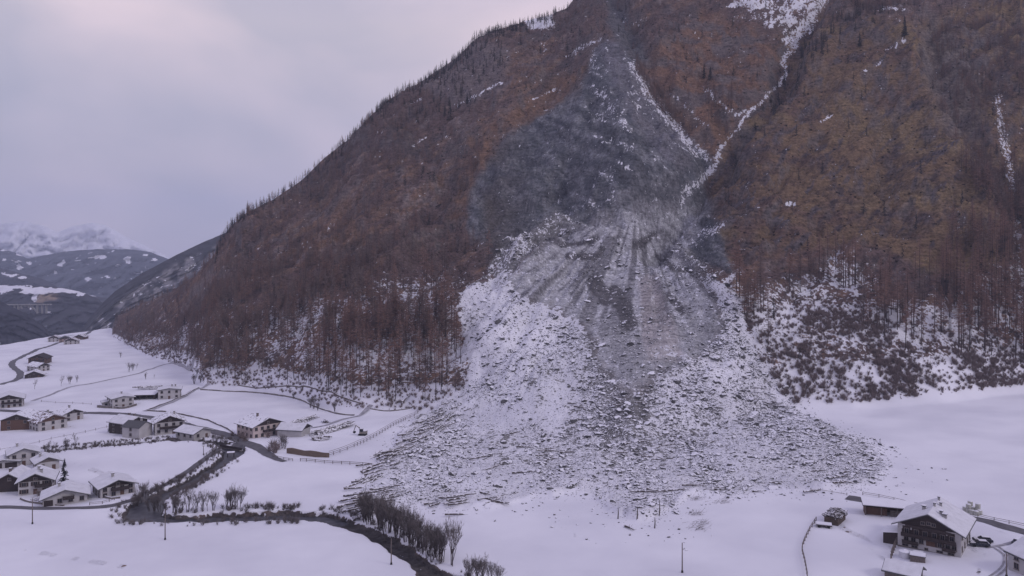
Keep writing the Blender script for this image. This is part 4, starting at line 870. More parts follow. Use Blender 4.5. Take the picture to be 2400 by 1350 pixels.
def house(label, px, py, th, W, L, H, pitch=22, wall='white', gable='wood', roof='roof', snow='full', over=1.1, balc=(), nf=3, ns=3, floors=2, chim=((.2, .3),), group=None, name='house', cat='house',
          shutters=False, garage=0, sink=.15, door=True, skip=(), wallside=None, pos=None, wh=1.25):
    p = pos if pos is not None else at(px, py)
    a = R(th); hx = [hz(p.x + math.cos(a) * u * W / 2 - math.sin(a) * v * L / 2, p.y + math.sin(a) * u * W / 2 + math.cos(a) * v * L / 2) for u in (-1, 0, 1) for v in (-1, 0, 1)]
    z0 = sorted(hx)[3] - sink
    r = empty(name, (p.x, p.y, z0), a, label, cat, group)
    tp = math.tan(R(pitch)); zr_ = H + W / 2 * tp
    mb = MB(); mb.extr([(-W / 2, -3), (W / 2, -3), (W / 2, H), (0, zr_ - .02), (-W / 2, H)][::-1], -L / 2, L / 2); mb.build('wall', M[wall], r)
    if gable:
        zb = H - (.2 if gable != 'all' else 0)
        if gable == 'upper': zb = H * .5
        for sy in (-1, 1):
            g = MB(); g.extr([(-W / 2 - .06, zb), (W / 2 + .06, zb), (W / 2 + .06, H - .1), (0, zr_ - .12), (-W / 2 - .06, H - .1)][::-1], sy * L / 2 - .07 if sy < 0 else sy * L / 2 - .02, sy * L / 2 + .02 if sy < 0 else sy * L / 2 + .07); g.build('gable_boards', M['wood' if gable in ('upper', 'wood') else gable], r)
    t = .24; ex = W / 2 + over; ze = H - over * tp; y0, y1 = -L / 2 - over, L / 2 + over * .8
    rb = MB(); rb.extr([(-ex, ze + .05), (0, zr_ + .25), (ex, ze + .05), (ex, ze - .17), (0, zr_), (-ex, ze - .17)][::-1], y0, y1)
    ro = rb.build('roof', M[roof], r)
    if snow == 'full':
        sb_ = MB(); e2 = ex - .12; zz = ze + .12 * tp + .05
        sb_.extr([(-e2, zz + .22), (0, zr_ + .48), (e2, zz + .22), (e2 + .02, zz + .02), (0, zr_ + .26), (-e2 - .02, zz + .02)][::-1], y0 + .14, y1 - .14); sb_.build('snow_cover', M['snowroof'], ro)
    for (u, v) in chim:                       # u across (-1..1), v along (-1..1)
        cx_, cy_ = u * W / 2, v * L / 2; cz = zr_ - abs(cx_) * tp
        c = MB(); c.box(cx_, cy_, cz + .6, .75, .75, 1.7, 0); c.box(cx_, cy_, cz + 1.55, 1.0, 1.0, .14, 1); c.box(cx_, cy_, cz + 1.70, .9, .9, .14, 2)
        c.build('chimney', [M['greywood'] if wall != 'white' else M['concrete'], M['dark'], M['snow']], ro)
    fh = (H - .3) / floors
    for f in range(floors):
        zc = .35 + fh * f + fh * .52
        if 'front' not in skip:
            for i in range(nf):
                x = (i + .5) / nf * W - W / 2
                if garage and f == 0 and i < garage: continue
                if door and f == 0 and i == nf // 2 and not garage: continue
                window(r, x, -L / 2 - (.10 if gable == 'upper' and zc > H * .5 else .04), zc, 0, 1.15, wh, shutters)
        for sx in (-1, 1):
            if ('left' in skip and sx < 0) or ('right' in skip and sx > 0): continue
            for i in range(ns):
                y = (i + .5) / ns * L - L / 2; window(r, sx * (W / 2 + .04), y, zc, sx * math.pi / 2, 1.1, wh, shutters)
    if pitch > 12 and W > 9 and gable: window(r, 0, -L / 2 - .12, H + (zr_ - H) * .28, 0, .9, .8)
    if door and not garage and 'front' not in skip:
        d = MB(); d.box((nf // 2 + .5) / nf * W - W / 2, -L / 2 - .06, 1.1, 1.2, .1, 2.1, 0); d.build('door', M['brown'], r)
    for g_ in range(garage):
        d = MB(); x = (g_ + .5) / nf * W - W / 2; d.box(x, -L / 2 - .05, 1.15, W / nf * .8, .1, 2.3, 0)
        for k in range(3): d.box(x, -L / 2 - .115, .55 + .6 * k, W / nf * .78, .03, .05, 0)
        d.build('garage_door', M['wood'], r)
    for (zf_, x0, x1) in balc:
        b = MB(); xc, wd = (x0 + x1) / 2 * W / 2, (x1 - x0) / 2 * W
        b.box(xc, -L / 2 - .75, zf_, wd, 1.4, .16); b.box(xc, -L / 2 - 1.42, zf_ + .55, wd, .08, .85); b.box(xc, -L / 2 - 1.42, zf_ + 1.04, wd + .1, .16, .09)
        for sx in (-1, 1): b.box(xc + sx * wd / 2, -L / 2 - .75, zf_ + .55, .08, 1.4, .85)
        n_ = max(2, int(wd / 2.4))
        for k in range(n_ + 1): b.box(xc - wd / 2 + wd * k / n_, -L / 2 - 1.44, zf_ + .5, .14, .16, 1.0)
        b.build('balcony', M['wood'], r)
    return r

# --- the big farmhouse at the right
def farmhouse():
    th = -38; W, L, H = 16.5, 17.5, 7.2; S = .84
    p = at(2190, 1272)
    r = house('large white and dark timber farmhouse with balconies and a snowy gable roof', 0, 0, th, W, L, H, 25, wall='white', gable='wood', over=1.5, nf=5, ns=4, floors=2, chim=(), pos=p, name='farmhouse', cat='farmhouse', skip=('front',), door=False)
    y = -L / 2
    tb_ = MB(); tb_.box(-.2, y - .045, 5.15, W - 2.6, .09, 3.9); tb_.build('timber_facade', M['wood'], r)
    wf = MB()                                        # white plaster fields framing the timber
    for x0, x1, z0, z1 in ((-7.1, -4.6, 5.6, 6.6), (4.7, 7.3, 5.9, 6.9)): wf.box((x0 + x1) / 2, y - .07, z1, x1 - x0, .10, .35); wf.box(x0, y - .07, (z0 + z1) / 2, .35, .1, z1 - z0 + .3); wf.box(x1, y - .07, (z0 + z1) / 2, .35, .1, z1 - z0 + .3)
    wf.build('plaster_frame', M['white'], r)
    for x, z, sh in ((-5.8, 5.1, 0), (-3.2, 5.1, 1), (-.9, 5.1, 1), (1.5, 5.1, 1), (3.6, 5.1, 0), (6.0, 5.2, 0), (-5.9, 2.75, 0), (-4.0, 2.75, 0), (-1.9, 2.75, 0), (2.9, 2.75, 1), (5.0, 2.7, 0), (6.6, 2.7, 0)): window(r, x, y - .13, z, 0, 1.05, 1.35, bool(sh))
    for x in (-1.5, 1.3): window(r, x, y - .15, 8.1, 0, .9, .8)
    for x in (-6.2, -3.7, 2.9, 5.8): window(r, x, y - .04, .75, 0, 1.5, .55)
    window(r, -.6, y - .04, .7, 0, .8, .6)
    d = MB(); d.box(.9, y - .14, 2.55, 3.1, .10, 1.5); d.build('balcony_door', M['brown'], r)
    for zf_, x0, x1 in ((3.75, -7.0, 7.2), (1.55, -7.0, 7.2)):
        b = MB(); xc, wd = (x0 + x1) / 2, x1 - x0
        if zf_ > 3:
            b.box(xc, y - .8, zf_, wd, 1.45, .16); b.box(xc, y - 1.5, zf_ + .55, wd, .08, .8); b.box(xc, y - 1.5, zf_ + 1.04, wd + .1, .18, .1)
            for k in range(8): b.box(x0 + wd * k / 7, y - 1.52, zf_ + .5, .16, .18, 1.05)
        else:
            for a0, a1 in ((-6.9, -2.6), (3.6, 7.0)):
                xc, wd = (a0 + a1) / 2, a1 - a0; b.box(xc, y - .6, zf_, wd, 1.1, .14); b.box(xc, y - 1.12, zf_ + .5, wd, .08, .75); b.box(xc, y - 1.12, zf_ + .95, wd + .1, .16, .1)
        b.build('balcony', M['wood'], r)
    c = MB(); c.box(0, y - 1.55, 6.95, W * .72, .10, .7); c.build('gable_balcony', M['wood'], r)
    pl = MB(); pl.box(0, y - .03, .15, W + .1, .12, .5); pl.build('plinth', M['stone'], r)
    r.scale = (S, S, S)
    ro = [o for o in r.children if o.name.startswith('roof')][0]; tp = math.tan(R(25)); zr_ = H + W / 2 * tp
    for (cx_, cy_, s_) in ((-2.4, -2.2, 1.15), (2.5, -4.2, 1.0), (3.6, -4.9, 1.2), (1.3, 2.4, .8), (.2, -1.0, .7), (.15, 6.2, .7)):
        cz = zr_ - abs(cx_) * tp - .55; c = MB(); c.box(cx_, cy_, cz + .8, .8 * s_, .8 * s_, 1.8, 0)
        for sx in (-1, 1):
            for sy in (-1, 1): c.box(cx_ + sx * .3 * s_, cy_ + sy * .3 * s_, cz + 1.75, .12, .12, .4, 1)
        c.box(cx_, cy_, cz + 2.0, 1.15 * s_, 1.15 * s_, .10, 1); c.box(cx_, cy_, cz + 2.15, 1.1 * s_, 1.1 * s_, .18, 2)
        c.box(cx_ - .1, cy_, cz + .28, 1.5 * s_, 1.3 * s_, .12, 1)
        c.build('chimney', [M['concrete'], M['dark'], M['snow']], ro)
    lt = MB(); lt.extr([(-W / 2 - 4.2, -2), (-W / 2 - .1, -2), (-W / 2 - .1, 3.6), (-W / 2 - 4.2, 2.9)][::-1], y + .8, y + 7); lt.build('side_annex', M['wood'], r)
    lr = MB(); lr.extr([(-W / 2 - 4.7, 2.85), (-W / 2 - .1, 3.7), (-W / 2 - .1, 3.95), (-W / 2 - 4.7, 3.1)], y + .4, y + 7.4); lr.build('annex_roof', M['snow'], r)
    return r
farmhouse()
def shed(label, px, py, th, W, D_, Hf, Hb, posts=True, name='shed', cat='shed', open_front=True, wall='brown', group=None):
    """lean-to: long side W faces local -y, roof falls towards the back or front"""
    p = at(px, py); r = empty(name, p + Vector((0, 0, -.2)), R(th), label, cat, group)
    w_ = MB(); w_.box(0, D_ / 2 - .1, Hb / 2 - .5, W, .2, Hb + 1)
    for sx in (-1, 1): w_.box(sx * (W / 2 - .1), 0, min(Hf, Hb) / 2 - .5, .2, D_ - .4, min(Hf, Hb) + 1)
    if not open_front: w_.box(0, -D_ / 2 + .2, Hf / 2 - .5, W - .4, .2, Hf + 1)
    w_.build('wall', M[wall], r)
    pr = [(-D_ / 2 - .7, Hf), (D_ / 2 + .5, Hb), (D_ / 2 + .5, Hb + .2), (-D_ / 2 - .7, Hf + .2)]
    rb = MB(); sb_ = MB()
    for m_, o_, ww in ((rb, 0, W / 2 + .7), (sb_, .21, W / 2 + .6)):
        q = [(a, b + o_) for a, b in pr]; vs = [(-ww, a, b) for a, b in q] + [(ww, a, b) for a, b in q]
        m_.add(vs, [(0, 1, 5, 4), (1, 2, 6, 5), (2, 3, 7, 6), (3, 0, 4, 7), (3, 2, 1, 0), (4, 5, 6, 7)])
    ro = rb.build('roof', M['wood'], r); sb_.build('snow_cover', M['snow'], ro)
    if posts:
        n_ = max(2, int(W / 3.5))
        for k in range(n_ + 1):
            q = MB(); q.box(-W / 2 + .15 + (W - .3) * k / n_, -D_ / 2 + .1, Hf / 2 - .5, .22, .22, Hf + 1); q.build('post', M['greywood'], r)
    return r
s_ = shed('long open timber shed with a snowy lean roof behind the farmhouse', 2082, 1206, -18, 12.5, 4.5, 2.9, 3.4)
pn = MB(); pn.box(-3.2, -1.2, 1.1, 5.4, .15, 2.2); pn.build('boarding', M['brown'], s_)
pn = MB(); [pn.box(.4 + .35 * k, -1.8, 1.0, .22, .12, 2.0) for k in range(16)]; pn.build('firewood_rack', M['greywood'], s_)
house('small snowy gabled shed at the bottom edge in front of the farmhouse', 2118, 1352, 52, 5.2, 6.8, 2.0, 24, wall='greywood', gable='wood', nf=1, ns=0, floors=1, chim=(), name='shed', cat='shed', over=.7, skip=('front', 'left', 'right'))
house('white walled house cut off by the right edge of the picture', 2442, 1345, 12, 9, 9, 4.2, 26, gable='wood', nf=2, ns=2, chim=(), cat='house', over=.8)
# tank, hut and yard things
p = at(2121, 1306); mb = MB(); mb.tube([(0, 0, -.3), (0, 0, 1.5)], [1.35, 1.35], 20); mb.tube([(0, 0, 1.5), (0, 0, 1.75)], [1.4, .6], 20)
r = empty('water_tank', p, 0, 'round white snow capped tank in the yard before the farmhouse', 'tank'); mb.build('tank_body', M['tank'], r, smooth=False); c_ = MB(); c_.tube([(0, 0, 1.76), (0, 0, 1.9)], [.5, .4], 12); c_.build('lid', M['snow'], r)
p = at(2151, 1314); r = empty('garden_hut', p, R(-28), 'low square hut with snow on its flat top beside the round tank', 'hut'); b = MB(); b.box(0, 0, .5, 3.2, 2.4, 1.7); b.build('wall', M['greywood'], r)
b = MB(); b.box(0, 0, 1.42, 3.5, 2.7, .12, 0); b.box(0, 0, 1.58, 3.4, 2.6, .2, 1); b.build('roof', [M['wood'], M['snow']], r)
p = at(2152, 1300); r = empty('garden_table', p, R(-28), 'dark garden table with thin snow between the farmhouse and the hut', 'table'); b = MB(); b.box(0, 0, .8, 2.2, 1.0, .1); b.build('table_top', M['log'], r)
for sx in (-1, 1):
    for sy in (-1, 1): b = MB(); b.box(sx * .9, sy * .4, .3, .1, .1, .9); b.build('leg', M['wood'], r)
for k, (x_, y_) in enumerate(((2262, 1196), (2270, 1200), (2279, 1204), (2289, 1206), (2274, 1193), (2282, 1196), (2292, 1199), (2296, 1204))):
    p = at(x_, y_ + 2); b = MB(); b.tube([(0, 0, -.2), (0, 0, .15), (0, 0, 1.1), (0, 0, 1.25)], [.62, .68, .68, .6], 16)
    if k in (1, 4, 6): b.tube([(0, 0, 1.26), (0, 0, 1.4), (0, 0, 2.35), (0, 0, 2.5)], [.6, .68, .68, .58], 16)
    o = b.build('silage_bale', M['bale'], None, p, smooth=True); o['label'] = 'white wrapped silage bale in the cluster behind the farmhouse'; tag(o, None, 'bale', 'silage bales behind the farmhouse')
# wood stack and snowy trailer
p = at(1957, 1222); r = empty('wood_stack', p, R(52), 'large snow topped stack of split logs left of the long shed', 'wood stack')
b = MB(); b.box(0, 0, .8, 7.2, 3.6, 2.4); b.build('stacked_wood', mat('stacked_logs', (.10, .075, .062), .9, .6, 2.2, stretch=(1, 1, 3), bump=1), r)
random.seed(3); b = MB()
for _ in range(150):
    x, y, z = random.uniform(-3.9, 3.9), random.gauss(0, 1.1), 0; y = max(-2, min(2, y)); z = 2.0 + (1 - abs(y) / 2) * 1.6 * (1 - abs(x) / 6) + random.uniform(-.3, .2); a = random.uniform(0, 3.14); d = Vector((math.cos(a), math.sin(a), random.uniform(-.3, .3))) * random.uniform(.4, 1.1)
    b.tube([Vector((x, y, z)) - d, Vector((x, y, z)) + d], [.16, .13], 5)
b.build('loose_logs', M['log'], r)
b = MB(); b.tube([(0, 0, 1.9), (0, 0, 3.1)], [2.2, .6], 9); o = b.build('heap', M['rock'], r); o.scale = (1.5, .8, 1)
p = at(1931, 1235); r = empty('trailer', p, R(-20), 'low flat trailer under thick snow beside the wood stack', 'trailer'); b = MB(); b.box(0, 0, .7, 4.0, 2.1, .25, 0); b.box(0, 0, .95, 3.9, 2.0, .25, 1); b.build('bed', [M['wood'], M['snow']], r)
for sx in (-1, 1):
    for sy in (-1, 1):
        b = MB(); b.tube([(sx * 1.2, sy * 1.0 - .12, .35), (sx * 1.2, sy * 1.0 + .12, .35)], [.36, .36], 14); b.build('wheel', M['dark'], r)
def car(label, px, py, th, group='parked cars'):
    p = at(px, py); r = empty('parked_car', p, R(th), label, 'car', group)
    b = MB(); pr = [(-2.15, .35), (2.15, .35), (2.2, .75), (1.95, .92), (1.0, 1.0), (-2.05, 1.02), (-2.2, .8)]
    vs = [(x, -.85, z) for x, z in pr] + [(x, .85, z) for x, z in pr]; n = len(pr)
    b.add(vs, [(i, (i + 1) % n, n + (i + 1) % n, n + i) for i in range(n)] + [tuple(range(n))[::-1], tuple(range(n, 2 * n))]); b.build('body', M['carpaint'], r)
    c = MB(); c.add([(-1.9, -.8, 1.0), (1.0, -.8, 1.0), (1.0, .8, 1.0), (-1.9, .8, 1.0), (-1.5, -.62, 1.48), (.25, -.62, 1.48), (.25, .62, 1.48), (-1.5, .62, 1.48)], [(0, 1, 5, 4), (1, 2, 6, 5), (2, 3, 7, 6), (3, 0, 4, 7), (3, 2, 1, 0)]); c.build('windows', M['glass'], r)
    t = MB(); t.box(-.62, 0, 1.54, 1.75, 1.26, .10); t.build('snowy_car_roof', M['snow'], r)
    for sx in (-1.35, 1.35):
        for sy in (-1, 1):
            q = MB(); q.tube([(sx, sy * .86 - .1, .33), (sx, sy * .86 + .1, .33)], [.33, .33], 14); q.build('wheel', M['dark'], r)
    return r
car('dark car parked nearer the camera of the pair right of the farmhouse', 2296, 1280, 165); car('dark car parked behind the other right of the farmhouse', 2303, 1271, 168)
car('snowy dark car at the right edge beyond the farmhouse yard', 2390, 1276, 30); car('dark car in the drive before the low chalet', 160, 1176, 10)

# --- village
G = 'village houses'
house('barn with brown timber walls and a bare grey roof below the main road', 52, 1001, 15, 14, 15, 5.5, 20, wall='brown', gable='wood', roof='roof_patchy', snow='', nf=2, ns=2, chim=(), name='barn', cat='barn', group=G, skip=('left',))
house('white house with a rust brown roof touching the grey roofed barn', 110, 1003, 52, 13, 14, 5.0, 22, roof='roof_brown', snow='', nf=3, ns=4, group=G, gable='brown')
house('small white house with a grey roof behind the rust brown roof', 161, 983, 55, 10, 10, 4.2, 20, roof='roof_patchy', snow='', nf=2, ns=2, group=G)
house('dark timber house with a snowy roof and a chimney behind the white annex', 301, 1012, 62, 11, 12, 5.8, 18, wall='wood', gable='wood', roof='roof_patchy', snow='full', nf=3, ns=2, group=G, chim=((.3, -.3), (.4, .4)))
house('plain white annex with a dark snow free roof', 322, 1022, 72, 8, 9.5, 5.2, 24, gable=None, roof='roof', snow='', nf=0, ns=1, group=G, door=False, chim=((.1, -.4),), over=.5)
house('white chalet with blown snow on its roof between annex and road', 396, 1012, 28, 12.5, 11, 6.0, 22, roof='roof_thin', snow='', gable='wood', balc=((3.0, -.7, .95),), nf=4, ns=2, group=G, chim=((.4, .5),))
house('low white building with a snowy roof beside the stream near the bridge', 453, 1024, 60, 9, 12, 3.3, 18, nf=2, ns=3, gable=None, group=G, chim=(), floors=1)
house('large cream house with a grey roof by the road junction', 609, 1020, 48, 14.5, 14, 6.2, 20, wall='cream', roof='roof_patchy', snow='', gable='wood', balc=((3.1, -.35, .45),), nf=5, ns=4, group=G, chim=((-.1, .1),))
house('white barn with a wide snow covered roof right of the cream house', 689, 1020, 78, 8.5, 11.5, 3.6, 22, wall='white', gable='wood', nf=0, ns=0, door=False, group=G, name='barn', cat='barn', chim=(), over=.8)
house('two storey white house with a snowy flat roof and garage above the road', 282, 952, 40, 11, 13, 5.8, 9, gable=None, nf=3, ns=3, group=G, over=1.0)
house('small flat roofed white annex attached left of the two storey house', 256, 952, 30, 7, 7, 3.0, 6, gable=None, nf=2, ns=1, floors=1, group=G, chim=(), over=.8)
r_ = shed('open carport with a broad snowy flat roof between the two upper white houses', 341, 934, 8, 12, 8, 2.9, 3.2, name='carport', cat='carport', group=None)
house('modern white house with a flat snowy roof next to the lane climbing to the wood', 398, 932, 20, 12, 11, 5.8, 7, gable=None, nf=3, ns=3, group=G, over=.9, chim=((.2, .1), (.5, .3)))
house('white house with a long dark balcony at the left edge above the road', 22, 952, 30, 14, 15, 5.4, 18, gable='wood', balc=((2.9, -.5, .9),), nf=5, ns=3, group=G, chim=())
house('uppermost dark timber farmhouse of the three in the high meadow', 94, 851, 10, 14, 13, 5.5, 22, wall='brown', gable='wood', roof='wood', snow='', balc=((2.8, -.8, .8),), nf=4, ns=2, group=G, chim=())
house('middle farmhouse of the three with a bare grey roof in the high meadow', 90, 869, 60, 10, 15, 4.8, 24, wall='white', gable='wood', roof='roof_patchy', snow='', nf=3, ns=3, group=G, chim=())
house('lowest barn of the three with snow patches in the high meadow', 82, 883, 25, 12, 12, 2.8, 22, wall='wood', gable='wood', roof='roof_thin', snow='', nf=2, ns=2, group=G, chim=(), floors=1, name='barn', cat='barn')
# lower left cluster
house('white house with snowy roof at the top of the lower chalets', 54, 1086, 35, 9.5, 9.5, 5.2, 20, gable=None, nf=3, ns=3, group=G, chim=((-.4, .5),))
house('low garage block with dark openings at the left edge beside the white house', 12, 1092, 25, 10, 8, 2.7, 8, gable=None, nf=2, ns=1, floors=1, garage=2, group=G, name='garage', cat='garage', chim=())
house('small chalet with snowy roof behind the large chalet near the garden hedge', 108, 1097, 40, 7.5, 8.5, 3.6, 22, gable='greywood', nf=2, ns=2, group=G, floors=1, chim=((-.5, .2),))
house('barn of dark boards with a big snowy roof joined to the large chalet', 36, 1143, 12, 10, 10, 3.8, 27, wall='wood', gable='wood', nf=0, ns=0, door=False, group=G, name='barn', cat='barn', chim=((-.2, -.3),))
house('large white chalet with dark gable and a long balcony in the lower cluster', 88, 1149, 24, 10, 10.5, 5.0, 24, gable='wood', balc=((2.9, .0, .98),), nf=3, ns=2, group=G, chim=((.1, -.1), (.3, -.5)), shutters=True)
house('white chalet with a wide snowy roof and open loggia above the lane', 154, 1174, 28, 12.5, 9.5, 3.0, 18, gable=None, balc=((2.2, -.1, .4),), nf=4, ns=3, group=G, floors=1, garage=1, chim=((-.3, .3),))
house('rightmost chalet of the lower cluster with a dark timber gable beside the lane', 266, 1154, 40, 10.5, 11.5, 3.9, 18, gable='wood', nf=4, ns=3, group=G, floors=2, chim=((-.1, -.2),), balc=((2.5, -.4, .6),))
# far hamlet near the wood
for k, (x_, y_, t_, W_, L_, H_, wl, rf) in enumerate(((128, 800, 20, 12, 13, 5, 'white', 'roof_brown'), (152, 801, 30, 12, 12, 4.5, 'tan', 'roof'), (168, 806, 20, 14, 12, 4.5, 'white', 'roof_brown'), (190, 795, 10, 12, 14, 4, 'brown', 'roof_brown'),
                                                   (148, 779, 10, 14, 11, 5, 'white', 'roof'), (172, 777, 20, 12, 11, 4.5, 'white', 'roof'), (195, 775, 15, 16, 13, 6, 'white', 'roof_patchy'), (218, 767, 20, 11, 11, 5, 'white', 'roof'), (236, 764, 20, 11, 11, 4, 'brown', 'roof'))):
    lbs = ('white house at the lower left corner of the far hamlet', 'tan plastered house in the lower row of the far hamlet', 'wide white house with a rust roof in the lower row of the far hamlet', 'brown barn at the right end of the lower hamlet row',
           'white house first from the left in the upper hamlet row', 'white house second from the left in the upper hamlet row', 'tallest white house in the middle of the upper hamlet row', 'small white house fourth in the upper hamlet row', 'small brown hut where the hamlet meets the wood')
    house(lbs[k], x_, y_, t_, W_, L_, H_, 22, wall=wl, roof=rf, snow='full' if k in (4, 5) else '', nf=3, ns=2, group='houses of the far hamlet', chim=())
house('small timber hut under the rock ledge on the right slope', 2021, 697, 10, 3.2, 3, 1.8, 12, wall='greywood', gable=None, roof='log' if False else 'roof_patchy', snow='', nf=1, ns=0, floors=1, chim=(), cat='hut', name='hut', door=False, over=.3)

# --- walls, fences, poles
def wall_line(name, label, cat, pts, h, th_, m, cap=True):
    P = smooth_path([(at(*q).x, at(*q).y) for q in pts], 2.5); mb = MB(); vs = []; fs = []
    for i, s in enumerate(P):
        a, b = P[max(i - 1, 0)], P[min(i + 1, len(P) - 1)]; d = (b - a) / (np.linalg.norm(b - a) + 1e-9); n_ = np.array([-d[1], d[0]]) * th_ / 2; z = hz(*s); hh = h * (1 + .12 * math.sin(i * 1.7) + .1 * math.sin(i * .6))
        vs += [(s[0] + n_[0], s[1] + n_[1], z - .6), (s[0] + n_[0], s[1] + n_[1], z + hh), (s[0] - n_[0], s[1] - n_[1], z + hh), (s[0] - n_[0], s[1] - n_[1], z - .6)]
    for i in range(len(P) - 1):
        for k in range(4): fs.append((i * 4 + k, i * 4 + (k + 1) % 4, i * 4 + 4 + (k + 1) % 4, i * 4 + 4 + k))
    fs += [(3, 2, 1, 0), tuple(len(vs) - 4 + k for k in range(4))]
    mb.add(vs, fs); o = mb.build(name, m); tag(o, label, cat); return o
W_ = wall_line
W_('stone_wall', 'low dry stone wall along the foot of the wood above the village', 'wall', [(470, 914), (520, 917), (600, 921), (650, 926), (700, 937), (750, 958), (790, 970), (830, 974)], .7, .8, M['stone'])
W_('stone_wall', 'upper thin stone wall running through the shrubs of the wood edge', 'wall', [(560, 903), (640, 908), (700, 908), (760, 918), (800, 930), (850, 948)], .5, .6, M['stone'])
W_('stone_wall', 'stone wall above the main road below the smooth triangular meadow', 'wall', [(346, 963), (390, 966), (430, 973), (480, 984), (530, 1004), (556, 1022)], .7, .7, M['stone'])
W_('stone_wall', 'stone wall beside the lane climbing to the wood', 'wall', [(345, 962), (375, 950), (410, 936), (440, 923), (466, 909)], .6, .6, M['stone'])
W_('retaining_wall', 'brown timber retaining wall at the corner of the level meadow', 'wall', [(673, 1062), (700, 1066), (740, 1071), (771, 1072)], 2.0, .6, M['retain'])
W_('retaining_wall', 'grey retaining wall under the two storey white house', 'wall', [(228, 955), (260, 957), (290, 958), (320, 950)], 1.3, .5, M['stone'])
W_('stone_wall', 'curved stone wall in front of the lower chalets', 'wall', [(48, 1170), (70, 1178), (100, 1182), (150, 1186)], .6, .4, M['stone'])
W_('garden_wall', 'snowy garden wall before the rightmost lower chalet', 'wall', [(236, 1163), (262, 1170), (282, 1168)], .6, .4, M['stone'])
W_('stone_wall', 'stony edge along the far side of the track up to the wood', 'wall', [(868, 958), (900, 963), (930, 962), (970, 953)], .4, .7, M['stone'])
def fence(label, pts, step=4, h=1.1, rails=2, thick=.12, name='fence', every=1):
    P0 = [(at(*q).x, at(*q).y) for q in pts]; P = smooth_path(P0, step); r = empty(name, Vector((P[0][0], P[0][1], hz(*P[0]))), 0, label, 'fence'); o0 = r.location
    pm = MB(); pm.box(0, 0, h / 2 - .2, thick, thick, h + .4); pmesh = pm.mesh('post', M['greywood']); rl = MB()
    for i, s in enumerate(P):
        z = hz(*s); q = link_mesh('post', pmesh, r, (s[0] - o0.x, s[1] - o0.y, z - o0.z))
        if i < len(P) - 1:
            z2 = hz(*P[i + 1])
            for k in range(rails):
                f_ = h * (.45 + .45 * k); rl.tube([(s[0] - o0.x, s[1] - o0.y, z - o0.z + f_), (P[i + 1][0] - o0.x, P[i + 1][1] - o0.y, z2 - o0.z + f_)], [thick * .45] * 2, 4)
    if rails: rl.build('rail', M['greywood'], r)
    return r
fence('long timber fence from the retaining wall up to the debris rim', [(771, 1070), (830, 1048), (890, 1018), (950, 985), (985, 962)], 3.2, 1.5, 3, .2)
fence('timber fence along the meadow below the retaining wall', [(704, 1081), (760, 1086), (820, 1089), (872, 1093)], 3.2, 1.2, 2, .2)
fence('short fence by the road below the garden', [(640, 1072), (665, 1078), (686, 1081)], 3, 1.1, 2, .16)
fence('pasture fence from the stream up to the small conifer', [(0, 1056), (60, 1045), (120, 1030), (150, 1024), (200, 1014), (268, 999)], 5, 1.2, 1, .14)
fence('weathered fence curving around the snow field before the wood stack', [(1913, 1222), (1898, 1245), (1884, 1275), (1880, 1292), (1886, 1318), (1892, 1352)], 2.2, 1.3, 2, .16)
fence('yard fence along the left side of the farmhouse garden', [(2104, 1273), (2096, 1290), (2088, 1312)], 1.6, 1.4, 3, .2)
fence('fence along the upper side of the lane behind the farmhouse', [(2022, 1160), (2060, 1166), (2130, 1182), (2160, 1188)], 3, 1.0, 2, .12)
fence('fence beside the lane right of the silage bales', [(2292, 1212), (2330, 1221), (2365, 1228), (2420, 1240)], 3, 1.0, 2, .12)
fence('thin fence line on the upper meadow', [(97, 942), (130, 945), (170, 946), (214, 949)], 7, 1.2, 1, .14)
fence('fence along the river lane above the lower meadow', [(478, 1070), (500, 1055), (520, 1049)], 3, 1.0, 2, .14)
fence('low fence before the lane below the rightmost lower chalet', [(210, 1184), (240, 1181), (268, 1172)], 2, .9, 2, .14)
fence('wire fence remains running into the debris right of the fan front', [(1900, 1150), (1950, 1155), (1985, 1161)], 3, .8, 1, .12)
def pole(px, y0, y1, label, arm=True):
    p = at(px, y1); h = (y1 - y0) / F * p.y; r = empty('utility_pole', p, 0, label, 'utility pole', 'utility poles crossing the valley')
    b = MB(); b.tube([(0, 0, -.5), (0, 0, h)], [.17, .10], 8); b.build('pole', M['greywood'], r)
    b = MB(); b.tube([(0, 0, -.3), (0, 0, .5)], [.3, .24], 8); b.build('footing', M['dark'], r)
    if arm: b = MB(); b.box(0, 0, h * .93, 1.1, .1, .1); [b.box(x, 0, h * .93 + .15, .08, .08, .25) for x in (-.5, .5)]; b.build('crossarm', M['greywood'], r)
    return r
pole(76, 1168, 1228, 'leftmost slim utility pole in the snow below the lower chalets'); pole(387, 1193, 1265, 'utility pole below the row of bare riverside trees', False)
pole(917, 1262, 1323, 'utility pole in front of the dark riverside thicket', False); pole(1599, 1272, 1342, 'utility pole in the empty snow field below the debris tip', False)
pole(2359, 1297, 1352, 'utility pole in the yard right of the farmhouse'); pole(477, 1044, 1066, 'thin pole beside the river lane fence'); pole(30, 1094, 1142, 'utility pole at the left corner of the dark barn', False)

